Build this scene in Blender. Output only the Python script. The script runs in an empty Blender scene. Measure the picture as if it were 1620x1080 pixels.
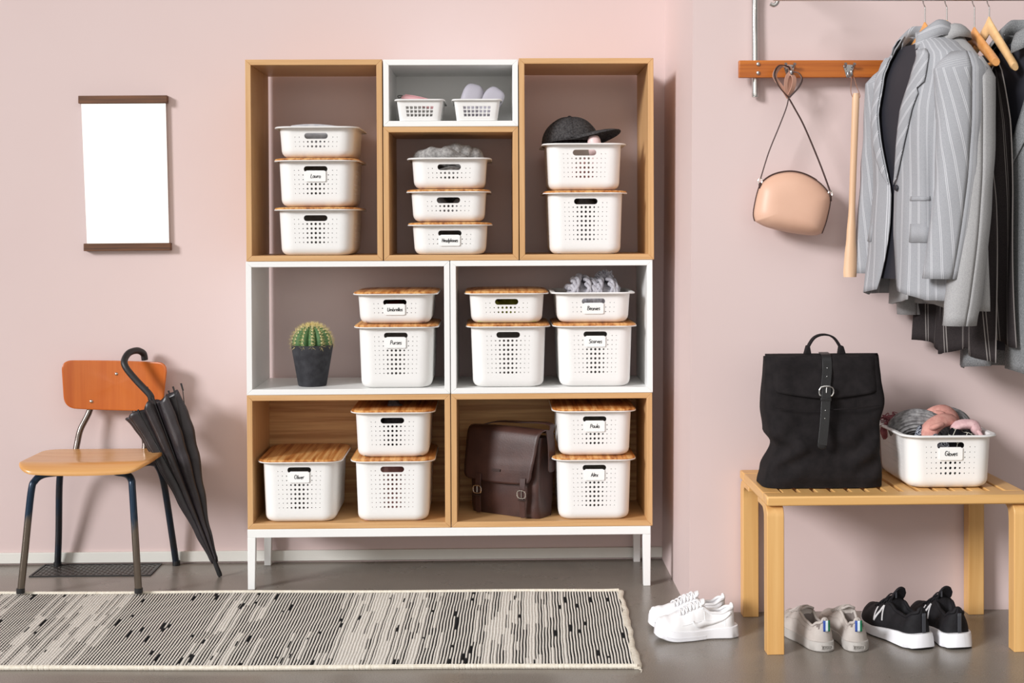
import bpy, bmesh, math, random
from mathutils import Vector, Matrix
random.seed(7)
PI = math.pi
S = bpy.context.scene
COL = S.collection

# ---------------------------------------------------------------- camera
cam_d = bpy.data.cameras.new('camera')
cam = bpy.data.objects.new('camera', cam_d)
COL.objects.link(cam)
yaw, pit, rol = 0.0219, -0.0144, -0.0043
fw = Vector((math.sin(yaw)*math.cos(pit), math.cos(yaw)*math.cos(pit), math.sin(pit)))
rt0 = Vector((math.cos(yaw), -math.sin(yaw), 0)); up0 = rt0.cross(fw)
rt = math.cos(rol)*rt0 + math.sin(rol)*up0
up = -math.sin(rol)*rt0 + math.cos(rol)*up0
M = Matrix((rt, up, -fw)).transposed().to_4x4()
M.translation = (0.1462, -4.4515, 1.1707)
cam.matrix_world = M
cam_d.sensor_width = 36; cam_d.lens = 48.42
cam_d.shift_x = -0.01296; cam_d.shift_y = -0.09336
cam_d.clip_start = 0.05
S.camera = cam

# ---------------------------------------------------------------- world, lights, exposure
S.view_settings.view_transform = 'Standard'
S.view_settings.look = 'None'
S.view_settings.gamma = 1
S.view_settings.exposure = 0.0
S.view_settings.use_curve_mapping = False
w = bpy.data.worlds.new('studio_daylight'); S.world = w
w.use_nodes = True
bg = w.node_tree.nodes['Background']
bg.inputs[0].default_value = (1.0, 0.94, 0.88, 1); bg.inputs[1].default_value = 0.2

def area(name, loc, target, sx, sy, watts, col=(1, 1, 1)):
    d = bpy.data.lights.new(name, 'AREA'); d.shape = 'RECTANGLE'; d.size = sx; d.size_y = sy
    d.energy = watts; d.color = col
    o = bpy.data.objects.new(name, d); COL.objects.link(o)
    o.location = loc
    o.rotation_euler = (Vector(target)-Vector(loc)).to_track_quat('-Z', 'Y').to_euler()
    return o
area('front_fill', (-0.8, -7.0, 1.9), (-0.8, 0, 1.9), 11.0, 3.0, 114, (1, 0.965, 0.92))  # added fill panel behind the camera, also gives the mirror white to reflect
area('overhead_fill', (-0.2, -2.7, 3.3), (-0.2, -2.7, 0), 4.5, 2.5, 44, (1, 0.98, 0.96))  # added overhead fill, brightens the rug and floor from above
sd = bpy.data.lights.new('low_sun', 'SUN'); sd.energy = 3.0; sd.angle = math.radians(15); sd.color = (0.985, 0.985, 1.0)
sun = bpy.data.objects.new('low_sun', sd); COL.objects.link(sun)
az, el = math.radians(50), math.radians(21)     # from the left front, low
sun.rotation_euler = Vector((math.sin(az)*math.cos(el), math.cos(az)*math.cos(el), -math.sin(el))).to_track_quat('-Z', 'Y').to_euler()

# ---------------------------------------------------------------- helpers
class MB:
    """collects vertices and faces (optional uv per vertex)"""
    def __init__(s): s.v = []; s.f = []; s.uv = {}; s.col = None
    def add(s, vs, fs, uvs=None):
        n = len(s.v); s.v += [tuple(p) for p in vs]
        s.f += [tuple(i+n for i in f) for f in fs]
        if uvs:
            for i, t in enumerate(uvs): s.uv[n+i] = t
        return n
    def box(s, x0, x1, y0, y1, z0, z1):
        s.add([(x0,y0,z0),(x1,y0,z0),(x1,y1,z0),(x0,y1,z0),(x0,y0,z1),(x1,y0,z1),(x1,y1,z1),(x0,y1,z1)],
              [(0,3,2,1),(4,5,6,7),(0,1,5,4),(1,2,6,5),(2,3,7,6),(3,0,4,7)]); return s
    def loft(s, rings, closed=True, cap0=False, cap1=False, uvs=None):
        n = len(rings[0]); vs = [p for r in rings for p in r]; fs = []
        m = n if closed else n-1
        for i in range(len(rings)-1):
            for j in range(m):
                k = (j+1) % n
                fs.append((i*n+j, i*n+k, (i+1)*n+k, (i+1)*n+j))
        if cap0: fs.append(tuple(range(n-1, -1, -1)))
        if cap1: fs.append(tuple(range((len(rings)-1)*n, len(rings)*n)))
        s.add(vs, fs, uvs); return s
    def tube(s, pts, r, n=8, caps=True, flat=1.0, upv=None):
        pts = [Vector(p) for p in pts]; m = len(pts)
        rs = r if isinstance(r, (list, tuple)) else [r]*m
        rings = []; prev = None
        for i, p in enumerate(pts):
            t = (pts[min(i+1, m-1)] - pts[max(i-1, 0)]).normalized()
            if prev is None:
                a = Vector(upv) if upv else (Vector((0,0,1)) if abs(t.z) < 0.9 else Vector((0,1,0)))
            else: a = prev
            b = (a - t*a.dot(t))
            if b.length < 1e-6: b = t.orthogonal()
            b.normalize(); prev = b; c = t.cross(b)
            rings.append([p + rs[i]*(math.cos(2*PI*k/n)*b*flat + math.sin(2*PI*k/n)*c) for k in range(n)])
        s.loft(rings, True, caps, caps); return s
    def revolve(s, prof, n=24, c=(0,0,0), cap0=False, cap1=False, sx=1, sy=1):
        s.loft([[(c[0]+r*sx*math.cos(2*PI*k/n), c[1]+r*sy*math.sin(2*PI*k/n), c[2]+z) for k in range(n)] for r, z in prof], True, cap0, cap1); return s
    def prism(s, poly, fn, d0, d1):
        """poly: 2-D outline (counter-clockwise seen from d1), fn(a,b,d) -> 3-D point"""
        n = len(poly)
        vs = [fn(a,b,d0) for a,b in poly] + [fn(a,b,d1) for a,b in poly]
        fs = [tuple(range(n-1,-1,-1)), tuple(range(n,2*n))] + [(i,(i+1)%n,n+(i+1)%n,n+i) for i in range(n)]
        s.add(vs, fs); return s
    def ellipsoid(s, c, r, nu=16, nv=10, fn=None):
        rings = []
        for i in range(nv+1):
            th = PI*i/nv
            row = []
            for k in range(nu):
                ph = 2*PI*k/nu
                d = Vector((math.sin(th)*math.cos(ph), math.sin(th)*math.sin(ph), -math.cos(th)))
                q = fn(d) if fn else 1
                row.append((c[0]+r[0]*d.x*q, c[1]+r[1]*d.y*q, c[2]+r[2]*d.z*q))
            rings.append(row)
        s.loft(rings); return s
    def xf(s, mat, start=0):
        s.v = s.v[:start] + [tuple(mat @ Vector(p)) for p in s.v[start:]]; return s
    def mesh(s, name, angle=40, weld=True):
        me = bpy.data.meshes.new(name); me.from_pydata(s.v, [], s.f)
        if s.uv:
            ul = me.uv_layers.new(name='UVMap')
            for l in me.loops: ul.data[l.index].uv = s.uv.get(l.vertex_index, (0, 0))
        if weld:
            bm = bmesh.new(); bm.from_mesh(me)
            bmesh.ops.remove_doubles(bm, verts=bm.verts, dist=1e-6)
            bmesh.ops.recalc_face_normals(bm, faces=bm.faces)
            bm.to_mesh(me); bm.free()
        me.polygons.foreach_set('use_smooth', [True]*len(me.polygons))
        me.set_sharp_from_angle(angle=math.radians(angle))
        return me

def obj(name, mb, mat=None, parent=None, bevel=0, sub=0, solid=0, angle=40, weld=True, offset=-1):
    me = mb if isinstance(mb, bpy.types.Mesh) else mb.mesh(name, angle, weld)
    o = bpy.data.objects.new(name, me); COL.objects.link(o)
    if mat and not me.materials: me.materials.append(mat)
    if parent: o.parent = parent
    if solid:
        m = o.modifiers.new('Solid', 'SOLIDIFY'); m.thickness = solid; m.offset = offset
    if bevel:
        m = o.modifiers.new('Bevel', 'BEVEL'); m.width = bevel; m.segments = 2; m.limit_method = 'ANGLE'; m.angle_limit = math.radians(40)
    if sub:
        m = o.modifiers.new('Sub', 'SUBSURF'); m.levels = sub; m.render_levels = sub
    return o
def tag(o, label, cat, group=None):
    o['label'] = label; o['category'] = cat
    if group: o['group'] = group
    return o
def root(name, label, cat, loc=(0,0,0), rz=0, group=None):
    o = bpy.data.objects.new(name, None); COL.objects.link(o)
    o.empty_display_size = 0.05
    o.location = loc; o.rotation_euler = (0, 0, rz)
    return tag(o, label, cat, group)
def struct(name, mb, mat, **k):
    o = obj(name, mb, mat, **k); o['kind'] = 'structure'; return o
def shift(mb, loc):
    mb.v = [(p[0]-loc[0], p[1]-loc[1], p[2]-loc[2]) for p in mb.v]; return mb
def crom(P, n=6, closed=False):
    P = [Vector(p) for p in P]; m = len(P); out = []
    rng = range(m if closed else m-1)
    for i in rng:
        if closed: a,b,c,d = P[(i-1)%m], P[i], P[(i+1)%m], P[(i+2)%m]
        else: a,b,c,d = P[max(i-1,0)], P[i], P[i+1], P[min(i+2,m-1)]
        for k in range(n):
            t = k/n
            out.append(0.5*((2*b)+(c-a)*t+(2*a-5*b+4*c-d)*t*t+(3*b-a-3*c+d)*t**3))
    if not closed: out.append(P[-1])
    return out
def lerp(a, b, t): return a+(b-a)*t
def interp(tab, x):
    if x <= tab[0][0]: return tab[0][1]
    for (x0,y0),(x1,y1) in zip(tab, tab[1:]):
        if x <= x1:
            t = (x-x0)/(x1-x0); t = t*t*(3-2*t)
            return y0+(y1-y0)*t
    return tab[-1][1]
def rrect(hx, hy, r, n=6, bow=0):
    """rounded rectangle outline, counter-clockwise from the front right corner"""
    out = []
    for cx, cy, a0 in ((hx-r, -hy+r, -90), (hx-r, hy-r, 0), (-hx+r, hy-r, 90), (-hx+r, -hy+r, 180)):
        for k in range(n+1):
            a = math.radians(a0+90*k/n)
            x, y = cx+r*math.cos(a), cy+r*math.sin(a)
            out.append((x, y))
    return out

# ---------------------------------------------------------------- materials
def srgb(r, g, b):
    f = lambda c: (c/255/12.92) if c/255 <= 0.04045 else ((c/255+0.055)/1.055)**2.4
    return (f(r), f(g), f(b), 1)
def newmat(name, col, rough=0.5, metal=0, spec=0.5):
    m = bpy.data.materials.new(name); m.use_nodes = True
    b = m.node_tree.nodes['Principled BSDF']
    b.inputs['Base Color'].default_value = col; b.inputs['Roughness'].default_value = rough
    b.inputs['Metallic'].default_value = metal; b.inputs['Specular IOR Level'].default_value = spec
    return m, m.node_tree.nodes, m.node_tree.links, b
def coords(N, L, kind='Object', scale=(1,1,1)):
    tc = N.new('ShaderNodeTexCoord'); mp = N.new('ShaderNodeMapping'); mp.inputs['Scale'].default_value = scale
    L.new(tc.outputs[kind], mp.inputs['Vector']); return mp.outputs['Vector']
def noise(N, L, vec, scale, detail=4, rough=0.5):
    n = N.new('ShaderNodeTexNoise'); n.inputs['Scale'].default_value = scale; n.inputs['Detail'].default_value = detail
    n.inputs['Roughness'].default_value = rough
    L.new(vec, n.inputs['Vector']); return n.outputs['Fac']
def ramp(N, L, fac, stops):
    r = N.new('ShaderNodeValToRGB'); e = r.color_ramp.elements
    e[0].position, e[0].color = stops[0]; e[1].position, e[1].color = stops[1]
    for p, c in stops[2:]:
        q = e.new(p); q.color = c
    L.new(fac, r.inputs['Fac']); return r.outputs['Color']
def bump(N, L, b, h, strength, dist=0.002):
    n = N.new('ShaderNodeBump'); n.inputs['Strength'].default_value = strength; n.inputs['Distance'].default_value = dist
    L.new(h, n.inputs['Height']); L.new(n.outputs['Normal'], b.inputs['Normal'])
def plain(name, c, rough=0.5, metal=0, spec=0.5, c2=None, nscale=8, bscale=0, bstr=0, kind='Object', sc=(1,1,1)):
    m, N, L, b = newmat(name, c, rough, metal, spec)
    v = coords(N, L, kind, sc)
    if c2: L.new(ramp(N, L, noise(N, L, v, nscale), [(0.35, c), (0.65, c2)]), b.inputs['Base Color'])
    if bscale: bump(N, L, b, noise(N, L, v, bscale, 3), bstr)
    return m
def wood(name, ca, cb, axis='x', rough=0.45, fine=1.0, cc=None, spec=0.5, lo=0.3, hi=0.7):
    m, N, L, b = newmat(name, ca, rough, 0, spec)
    s = [90*fine, 90*fine, 90*fine]; s['xyz'.index(axis)] = 3.0*fine
    tc = N.new('ShaderNodeTexCoord'); oi = N.new('ShaderNodeObjectInfo')
    add = N.new('ShaderNodeVectorMath'); add.operation = 'ADD'
    mul = N.new('ShaderNodeVectorMath'); mul.operation = 'SCALE'; mul.inputs['Scale'].default_value = 7.3
    comb = N.new('ShaderNodeCombineXYZ')
    for k in range(3): L.new(oi.outputs['Random'], comb.inputs[k])
    L.new(comb.outputs[0], mul.inputs[0])
    L.new(tc.outputs['Object'], add.inputs[0]); L.new(mul.outputs[0], add.inputs[1])
    mp = N.new('ShaderNodeMapping'); mp.inputs['Scale'].default_value = s; L.new(add.outputs[0], mp.inputs['Vector'])
    f = noise(N, L, mp.outputs['Vector'], 1.0, 5, 0.6)
    st = [(lo, ca), (hi, cb)]
    if cc: st.append((min(hi+0.12, 1), cc))
    L.new(ramp(N, L, f, st), b.inputs['Base Color'])
    bump(N, L, b, f, 0.08, 0.001)
    return m

m_wall = plain('pink_paint', srgb(217,197,194), 0.6, 0, 0.3, srgb(214,193,190), 1.2, 260, 0.03)
m_base = plain('white_baseboard_paint', srgb(226,224,217), 0.4)
m_white = plain('white_lacquer', srgb(240,240,238), 0.35, bscale=300, bstr=0.01)
m_oak_x = wood('oak_veneer_x', srgb(216,173,122), srgb(198,151,99), 'x', 0.45)
m_oak_z = wood('oak_veneer_z', srgb(216,173,122), srgb(198,151,99), 'z', 0.45)
m_oak_back = wood('oak_back_veneer', srgb(210,164,108), srgb(176,126,74), 'x', 0.5, 0.7, None, 0.5, 0.4, 0.6)
m_plastic = plain('white_plastic', srgb(243,242,240), 0.42, 0, 0.5)
pn, pl = m_plastic.node_tree.nodes, m_plastic.node_tree.links     # thin moulded plastic lets a little light through
tr_ = pn.new('ShaderNodeBsdfTranslucent'); tr_.inputs['Color'].default_value = (0.9, 0.89, 0.87, 1)
ms_ = pn.new('ShaderNodeMixShader'); ms_.inputs[0].default_value = 0.05
pl.new(pn['Principled BSDF'].outputs[0], ms_.inputs[1]); pl.new(tr_.outputs[0], ms_.inputs[2])
pl.new(ms_.outputs[0], pn['Material Output'].inputs['Surface'])
m_bamboo = wood('bamboo_lid', srgb(228,176,112), srgb(196,126,62), 'y', 0.4, 0.85, srgb(146,82,36), 0.5, 0.40, 0.56)
m_card = plain('white_card', srgb(246,246,244), 0.5)
m_ink = plain('black_marker', (0.006,0.006,0.008,1), 0.6)
m_chrome = plain('polished_steel', (0.62,0.61,0.6,1), 0.22, 1)
m_black = plain('black_plastic', (0.012,0.012,0.013,1), 0.45)

# concrete floor
m_floor, N, L, b = newmat('polished_concrete', srgb(120,112,103), 0.28, 0, 0.5)
v = coords(N, L)
f1 = noise(N, L, v, 1.7, 6, 0.62); f2 = noise(N, L, v, 330, 2, 0.5)
c1 = ramp(N, L, f1, [(0.3, srgb(104,97,90)), (0.7, srgb(134,126,117))])
c2 = ramp(N, L, f2, [(0.36, srgb(96,88,80)), (0.62, srgb(188,180,170))])
mx = N.new('ShaderNodeMix'); mx.data_type = 'RGBA'; mx.inputs[0].default_value = 0.26
L.new(c1, mx.inputs[6]); L.new(c2, mx.inputs[7]); L.new(mx.outputs[2], b.inputs['Base Color'])
rr = N.new('ShaderNodeMapRange'); rr.inputs[3].default_value = 0.2; rr.inputs[4].default_value = 0.38
L.new(noise(N, L, v, 6, 4), rr.inputs[0]); L.new(rr.outputs[0], b.inputs['Roughness'])
bump(N, L, b, noise(N, L, v, 30, 2), 0.012, 0.001)

# ---------------------------------------------------------------- the room
YW = 0.365          # back wall
XS = 0.728          # side of the projecting wall
YF = -0.315         # front of the projecting wall
struct('wall_back', MB().box(-3.6, XS+0.02, YW, YW+0.1, 0, 2.9), m_wall)
mbw = MB().box(XS, XS+0.05, YF+0.06, YW, 0, 2.9)
# the projecting wall leans a hair outwards at the top, as seen in the photograph
mbw.v = [(x+(0.016*z/1.9 if x < XS+0.01 else 0), y, z) for x, y, z in mbw.v]
struct('wall_side', mbw, m_wall)
mbw = MB().box(XS, 3.4, YF, YF+0.06, 0, 2.9)
mbw.v = [(x+(0.016*z/1.9 if x < XS+0.01 else 0), y, z) for x, y, z in mbw.v]
struct('wall_right', mbw, m_wall)
struct('floor', MB().box(-3.6, 3.4, -7.0, YW, -0.08, 0), m_floor)
struct('baseboard_back', MB().box(-3.6, XS, YW-0.012, YW, 0.006, 0.043), m_base, bevel=0.002)

# ---------------------------------------------------------------- shelving
T = 0.018
PH = 0.195          # top of the white base frame
def shelf_box(label, x0, x1, z0, z1, oak, back, y0=0.0, D=0.345):
    r = root('shelf_box', label, 'shelf', (x0, y0, z0), group='stacked shelf boxes')
    W, H = x1-x0, z1-z0; mx_ = m_oak_x if oak else m_white; mz_ = m_oak_z if oak else m_white
    def panel(name, poly, ax, m):
        mb = MB().prism(poly, lambda a, b_, d: (a, d, b_), 0, D)
        mb.f = [tuple(reversed(f)) for f in mb.f]
        return obj(name, mb, m, r, bevel=0.0012)
    panel('top_panel', [(0,H),(W,H),(W-T,H-T),(T,H-T)][::-1], 'x', mx_)
    panel('bottom_panel', [(0,0),(W,0),(W-T,T),(T,T)], 'x', mx_)
    panel('side_panel', [(0,0),(T,T),(T,H-T),(0,H)], 'z', mz_)
    panel('side_panel', [(W,0),(W,H),(W-T,H-T),(W-T,T)], 'z', mz_)
    if back:
        obj('back_panel', MB().box(T, W-T, D-0.012, D-0.001, T, H-T), m_oak_back if oak else m_white, r)
    return r
Z0 = PH+0.0005; Z1 = PH+0.4334; Z2 = PH+0.8645; Z3 = PH+1.514; ZM = Z2+0.4325
g = 0.0008
shelf_box('tall oak shelf box at top left holding three white baskets', -0.6545, -0.2155, Z2+g, Z3, True, False)
shelf_box('small white shelf box at top centre holding two little baskets', -0.2115, 0.2225, ZM+g, Z3-0.001, False, True)
shelf_box('square oak shelf box under the small white box with a grey scarf', -0.2125, 0.2225, Z2+g, ZM, True, False)
shelf_box('tall oak shelf box at top right with the dark cap basket', 0.2255, 0.6609, Z2+g, Z3+0.003, True, False)
shelf_box('wide white shelf box with the potted cactus', -0.6564, -0.0012, Z1+g, Z2, False, False)
shelf_box('wide white shelf box with four baskets and a grey knit hat', 0.0012, 0.6558, Z1+g, Z2, False, False)
shelf_box('wide oak shelf box at bottom left with three lidded baskets', -0.6566, -0.0014, Z0, Z1, True, True)
shelf_box('wide oak shelf box at bottom right with the brown leather satchel', 0.0014, 0.6536, Z0, Z1, True, True)

r = root('shelf_base_frame', 'white metal base frame with four legs under the shelf boxes', 'frame', (-0.6575, 0, 0))
BW = 1.305
obj('front_rail', MB().box(0, BW, 0, 0.026, PH-0.027, PH), m_white, r, bevel=0.0015)
obj('rear_rail', MB().box(0, BW, 0.315, 0.341, PH-0.052, PH), m_white, r, bevel=0.0015)
obj('side_rail', MB().box(0, 0.024, 0.026, 0.315, PH-0.03, PH), m_white, r, bevel=0.0015)
obj('side_rail', MB().box(BW-0.024, BW, 0.026, 0.315, PH-0.03, PH), m_white, r, bevel=0.0015)
for x, y, zt in ((0, 0, PH-0.027), (BW-0.026, 0, PH-0.027), (0, 0.317, PH-0.052), (BW-0.026, 0.317, PH-0.052)):
    mb = MB()
    i0, i1 = (0.0, 0.002) if x == 0 else (0.002, 0.0)
    mb.loft([[(x+i0*s+dx*(0.026-(0.003*s)), y+dy*0.024, z) for dx, dy in ((0,0),(1,0),(1,1),(0,1))] for s, z in ((1, 0.0), (0, zt))], True, True, True)
    obj('leg', mb, m_white, r, bevel=0.0015)
# ---------------------------------------------------------------- handwriting (single strokes)
def arc(cx, cy, rx, ry, a0, a1, n=9):
    return [(cx+rx*math.cos(math.radians(lerp(a0,a1,k/n))), cy+ry*math.sin(math.radians(lerp(a0,a1,k/n)))) for k in range(n+1)]
GL = {
 'L': (0.55, [[(0.12,1),(0.06,0.5),(0.05,0.02),(0.5,0.05)]]),
 'a': (0.55, [arc(0.24,0.28,0.2,0.26,50,360,12), [(0.46,0.55),(0.44,0.2),(0.5,0.0)]]),
 'u': (0.55, [[(0.06,0.55),(0.07,0.15),(0.2,0.0),(0.36,0.08),(0.44,0.3),(0.45,0.55)],[(0.45,0.55),(0.45,0.2),(0.52,0.0)]]),
 'r': (0.42, [[(0.08,0.55),(0.08,0.0)],[(0.08,0.35),(0.2,0.54),(0.38,0.52)]]),
 'H': (0.66, [[(0.08,1),(0.06,0)],[(0.55,1),(0.52,0)],[(0.06,0.5),(0.54,0.55)]]),
 'e': (0.5, [[(0.06,0.28),(0.42,0.34)]+arc(0.24,0.29,0.19,0.27,12,320,12)]),
 'd': (0.56, [arc(0.24,0.27,0.19,0.26,50,360,12), [(0.46,1.0),(0.44,0.2),(0.48,0.0)]]),
 'p': (0.54, [[(0.08,0.55),(0.07,-0.4)], arc(0.25,0.28,0.18,0.26,160,-160,12)]),
 'h': (0.54, [[(0.09,1.0),(0.07,0.0)],[(0.07,0.3),(0.22,0.54),(0.4,0.45),(0.43,0.0)]]),
 'o': (0.52, [arc(0.24,0.28,0.19,0.27,90,450,14)]),
 'n': (0.54, [[(0.08,0.55),(0.07,0.0)],[(0.07,0.32),(0.22,0.54),(0.39,0.46),(0.43,0.0)]]),
 's': (0.44, [[(0.38,0.5),(0.2,0.57),(0.08,0.44),(0.2,0.3),(0.36,0.18),(0.26,0.01),(0.04,0.05)]]),
 'U': (0.7, [[(0.08,1),(0.07,0.3),(0.22,0.0),(0.46,0.06),(0.56,0.4),(0.58,1)]]),
 'm': (0.8, [[(0.07,0.55),(0.07,0.0)],[(0.07,0.35),(0.2,0.54),(0.34,0.46),(0.36,0.0)],[(0.36,0.35),(0.5,0.54),(0.66,0.46),(0.7,0.0)]]),
 'b': (0.54, [[(0.09,1.0),(0.07,0.0)], arc(0.26,0.27,0.19,0.26,170,-170,12)]),
 'l': (0.2, [[(0.1,1.0),(0.09,0.0)]]),
 'P': (0.6, [[(0.1,1.0),(0.07,0.0)], [(0.06,0.95),(0.35,1.0),(0.52,0.78),(0.36,0.52),(0.09,0.48)]]),
 'B': (0.62, [[(0.1,1.0),(0.07,0.0)], [(0.02,0.95),(0.36,1.0),(0.48,0.78),(0.3,0.56),(0.1,0.52)], [(0.1,0.52),(0.44,0.46),(0.54,0.22),(0.36,0.0),(0.04,0.03)]]),
 'i': (0.2, [[(0.1,0.55),(0.09,0.0)], [(0.11,0.8),(0.12,0.74)]]),
 'S': (0.58, [[(0.5,0.85),(0.34,1.0),(0.1,0.88),(0.14,0.62),(0.4,0.45),(0.48,0.2),(0.28,0.0),(0.02,0.06)]]),
 'c': (0.46, [arc(0.25,0.28,0.2,0.27,45,320,11)]),
 'v': (0.48, [[(0.05,0.55),(0.2,0.0),(0.42,0.58)]]),
 'O': (0.76, [arc(0.35,0.5,0.3,0.5,100,460,16)]),
 'A': (0.68, [[(0.04,0.0),(0.3,1.0),(0.58,0.0)],[(0.12,0.36),(0.5,0.4)]]),
 'x': (0.48, [[(0.05,0.55),(0.42,0.0)],[(0.42,0.57),(0.04,0.0)]]),
 'G': (0.74, [arc(0.36,0.5,0.31,0.5,50,300,14)+[(0.6,0.2),(0.62,0.42),(0.36,0.42)]]),
}
def lettering(text, width, height, fn, rad):
    total = sum(GL[c][0] for c in text)
    sx = min(width/total, height*1.0)
    sy = height
    x = -sx*total/2; mb = MB(); rng = random.Random(text)
    for c in text:
        wd, strokes = GL[c]; jy = rng.uniform(-0.05, 0.05)
        for st in strokes:
            pts = crom([(p[0]+0.12*p[1], p[1]+jy, 0) for p in st], 2)
            mb.tube([fn(x+p.x*sx, p.y*sy) for p in pts], rad, 5, True)
        x += wd*sx
    return mb

# ---------------------------------------------------------------- baskets
PITCH = 0.0139; RP = 0.0148
COLR = [0.0040, 0.0037, 0.0029, 0.0019, 0.0015, 0.0013]
def basket_mesh(name, h, rows):
    hx1, hx0, hy1, hy0 = 0.1215, 0.1150, 0.1570, 0.1510
    rb = 0.022
    verts = []; faces = []
    levels = []                                   # (z, inset)
    for k in range(5):
        a = math.radians(90*k/4); levels.append((rb*(1-math.cos(a)), rb*(1-math.sin(a))))
    zrows = [h-0.014, h-0.0384] + [h-0.0384-RP*i for i in range(1, rows)]
    zlow = zrows[-1]
    mid = [z for z in ([lerp(rb, zlow, 0.5)] if zlow-rb > 0.012 else [])]
    for z in mid+zrows[::-1]+[h-0.003]: levels.append((z, 0))
    li_rows = [len(levels)-2-i for i in range(len(zrows))]     # level index of every row boundary
    NF, NS = 11, 15
    def outline(z, ins, grow=0):
        t = z/h; hx = lerp(hx0, hx1, t)-ins+grow; hy = lerp(hy0, hy1, t)-ins+grow
        r = max(0.040-0.5*ins+grow*0.9, 0.012)
        fx, fy = hx-r, hy-r
        fl = [-1]+[(-NF/2+i)*PITCH/0.0815 for i in range(NF+1)]+[1]
        fs = [-1]+[(-NS/2+i)*PITCH/0.117 for i in range(NS+1)]+[1]
        P = [(fx*q, -hy) for q in fl]
        cor = lambda cx, cy, a0: [(cx+r*math.cos(math.radians(a0+90*k/6)), cy+r*math.sin(math.radians(a0+90*k/6))) for k in range(1, 6)]
        P += cor(fx, -fy, -90); P += [(hx, fy*q) for q in fs]; P += cor(fx, fy, 0)
        P += [(fx, hy), (0, hy), (-fx, hy)]; P += cor(-fx, fy, 90)
        P += [(-hx, -fy*q) for q in fs]; P += cor(-fx, -fy, 180)
        return P
    n = len(outline(h, 0))
    for z, ins in levels: verts += [(x, y, z) for x, y in outline(z, ins)]
    for o, dz in ((0.002, 0.0), (0.0075, 0.0008), (0.0125, 0.0010), (0.0145, -0.0005), (0.0143, -0.0022)):
        verts += [(x, y, h+dz) for x, y in outline(h, 0, o)]
    NL = len(levels)+5
    iF = 0; iS1 = NF+3+5; iS2 = iS1+(NS+3)+5+3+5
    skip = set()
    def hole(idx_ring, cx, cz, r, mapf, seg):
        k0 = len(verts)
        for k in range(seg):
            a = math.radians(45)+2*PI*k/seg; verts.append(mapf(cx+r*math.cos(a), cz+r*math.sin(a)))
        q = seg//4
        # idx_ring: four lists of grid verts from corner TR->TL, TL->BL, BL->BR, BR->TR
        for s_ in range(4):
            g_ = idx_ring[s_]; c_ = [k0+((s_*q+k) % seg) for k in range(q+1)]
            faces.append(tuple(g_)+tuple(reversed(c_)))
    def side(i0, ncol, fl, mapside, radf, slot):
        for ri in range(rows):
            lt, lb = li_rows[ri], li_rows[ri+1]
            ccz = (h-0.031) if ri == 0 else (levels[lt][0]+levels[lb][0])/2
            c = 0
            while c < ncol:
                a, b_ = i0+1+c, i0+2+c
                if slot and ri == 0 and c == 2:
                    cols = list(range(i0+3, i0+3+8))
                    tr, br = [lt*n+j for j in cols], [lb*n+j for j in cols]
                    A, R = 0.0292, 0.0095; cz = h-0.0270
                    pts = []
                    for ang, sx in [(45,1),(67.5,1),(90,1),(90,-1),(112.5,-1),(135,-1),(157.5,-1),(180,-1),(202.5,-1),(225,-1),(247.5,-1),(270,-1),(270,1),(292.5,1),(315,1),(337.5,1),(0,1),(22.5,1)]:
                        pts.append((A*sx+R*math.cos(math.radians(ang)), cz+R*math.sin(math.radians(ang))))
                    k0 = len(verts); verts.extend(mapside(x, z) for x, z in pts)
                    K = lambda *ii: tuple(k0+i for i in ii)
                    faces.append(tuple(tr[::-1])+K(5,4,3,2,1,0))
                    faces.append((tr[0], br[0])+K(9,8,7,6,5))
                    faces.append(tuple(br)+K(14,13,12,11,10,9))
                    faces.append((br[-1], tr[-1])+K(0,17,16,15,14))
                    for j in range(7): skip.add((lb, i0+3+j))
                    c += 7; continue
                skip.add((lb, a))
                x = (c-(ncol-1)/2)*PITCH
                r_ = radf(c)
                hole([[lt*n+b_, lt*n+a], [lt*n+a, lb*n+a], [lb*n+a, lb*n+b_], [lb*n+b_, lt*n+b_]], x, ccz, r_, mapside, 12 if r_ > 0.002 else 8)
                c += 1
    def mf(x, z):
        t = z/h; s = (lerp(hx0, hx1, t)-0.040)/0.0815; return (x*s, -lerp(hy0, hy1, t), z)
    def ms(sg):
        def f(x, z):
            t = z/h; s = (lerp(hy0, hy1, t)-0.040)/0.117; return (sg*lerp(hx0, hx1, t), sg*x*s, z)
        return f
    side(iF, NF, None, mf, lambda c: COLR[abs(c-5)], True)
    side(iS1, NS, None, ms(1), lambda c: 0.0018, False)
    side(iS2, NS, None, ms(-1), lambda c: 0.0018, False)
    flat = range(len(faces))
    for i in range(NL-1):
        for j in range(n):
            if (i, j) in skip: continue
            k = (j+1) % n
            faces.append((i*n+j, i*n+k, (i+1)*n+k, (i+1)*n+j))
    faces.append(tuple(range(n-1, -1, -1)))
    mb = MB(); mb.v = verts; mb.f = faces
    me = mb.mesh(name, 35, weld=False)
    for i in flat: me.polygons[i].use_smooth = False
    me.materials.append(m_plastic)
    return me
def lid_mesh():
    mb = MB(); R = []
    for grow, z, zc in ((-0.006, 0.0, 0), (0.0, 0.0012, 0), (0.0008, 0.0045, 0), (-0.0015, 0.0068, 0), (-0.012, 0.0080, 0), (-0.05, 0.0088, 0)):
        R.append([(x, y, z) for x, y in rrect(0.1355+grow, 0.1712+grow, max(0.05+grow, 0.02), 7)])
    # a slight bow of the front and rear edge
    R = [[(x, y*(1+0.012*(1-(x/0.136)**2)), z-0.0022*(abs(x)/0.136)**3) for x, y, z in ring] for ring in R]
    mb.loft(R, True, True, True)
    return mb.mesh('lid', 50)
HS = {'shallow': (0.0965, 3), 'medium': (0.1475, 6), 'tall': (0.1980, 9)}
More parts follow.
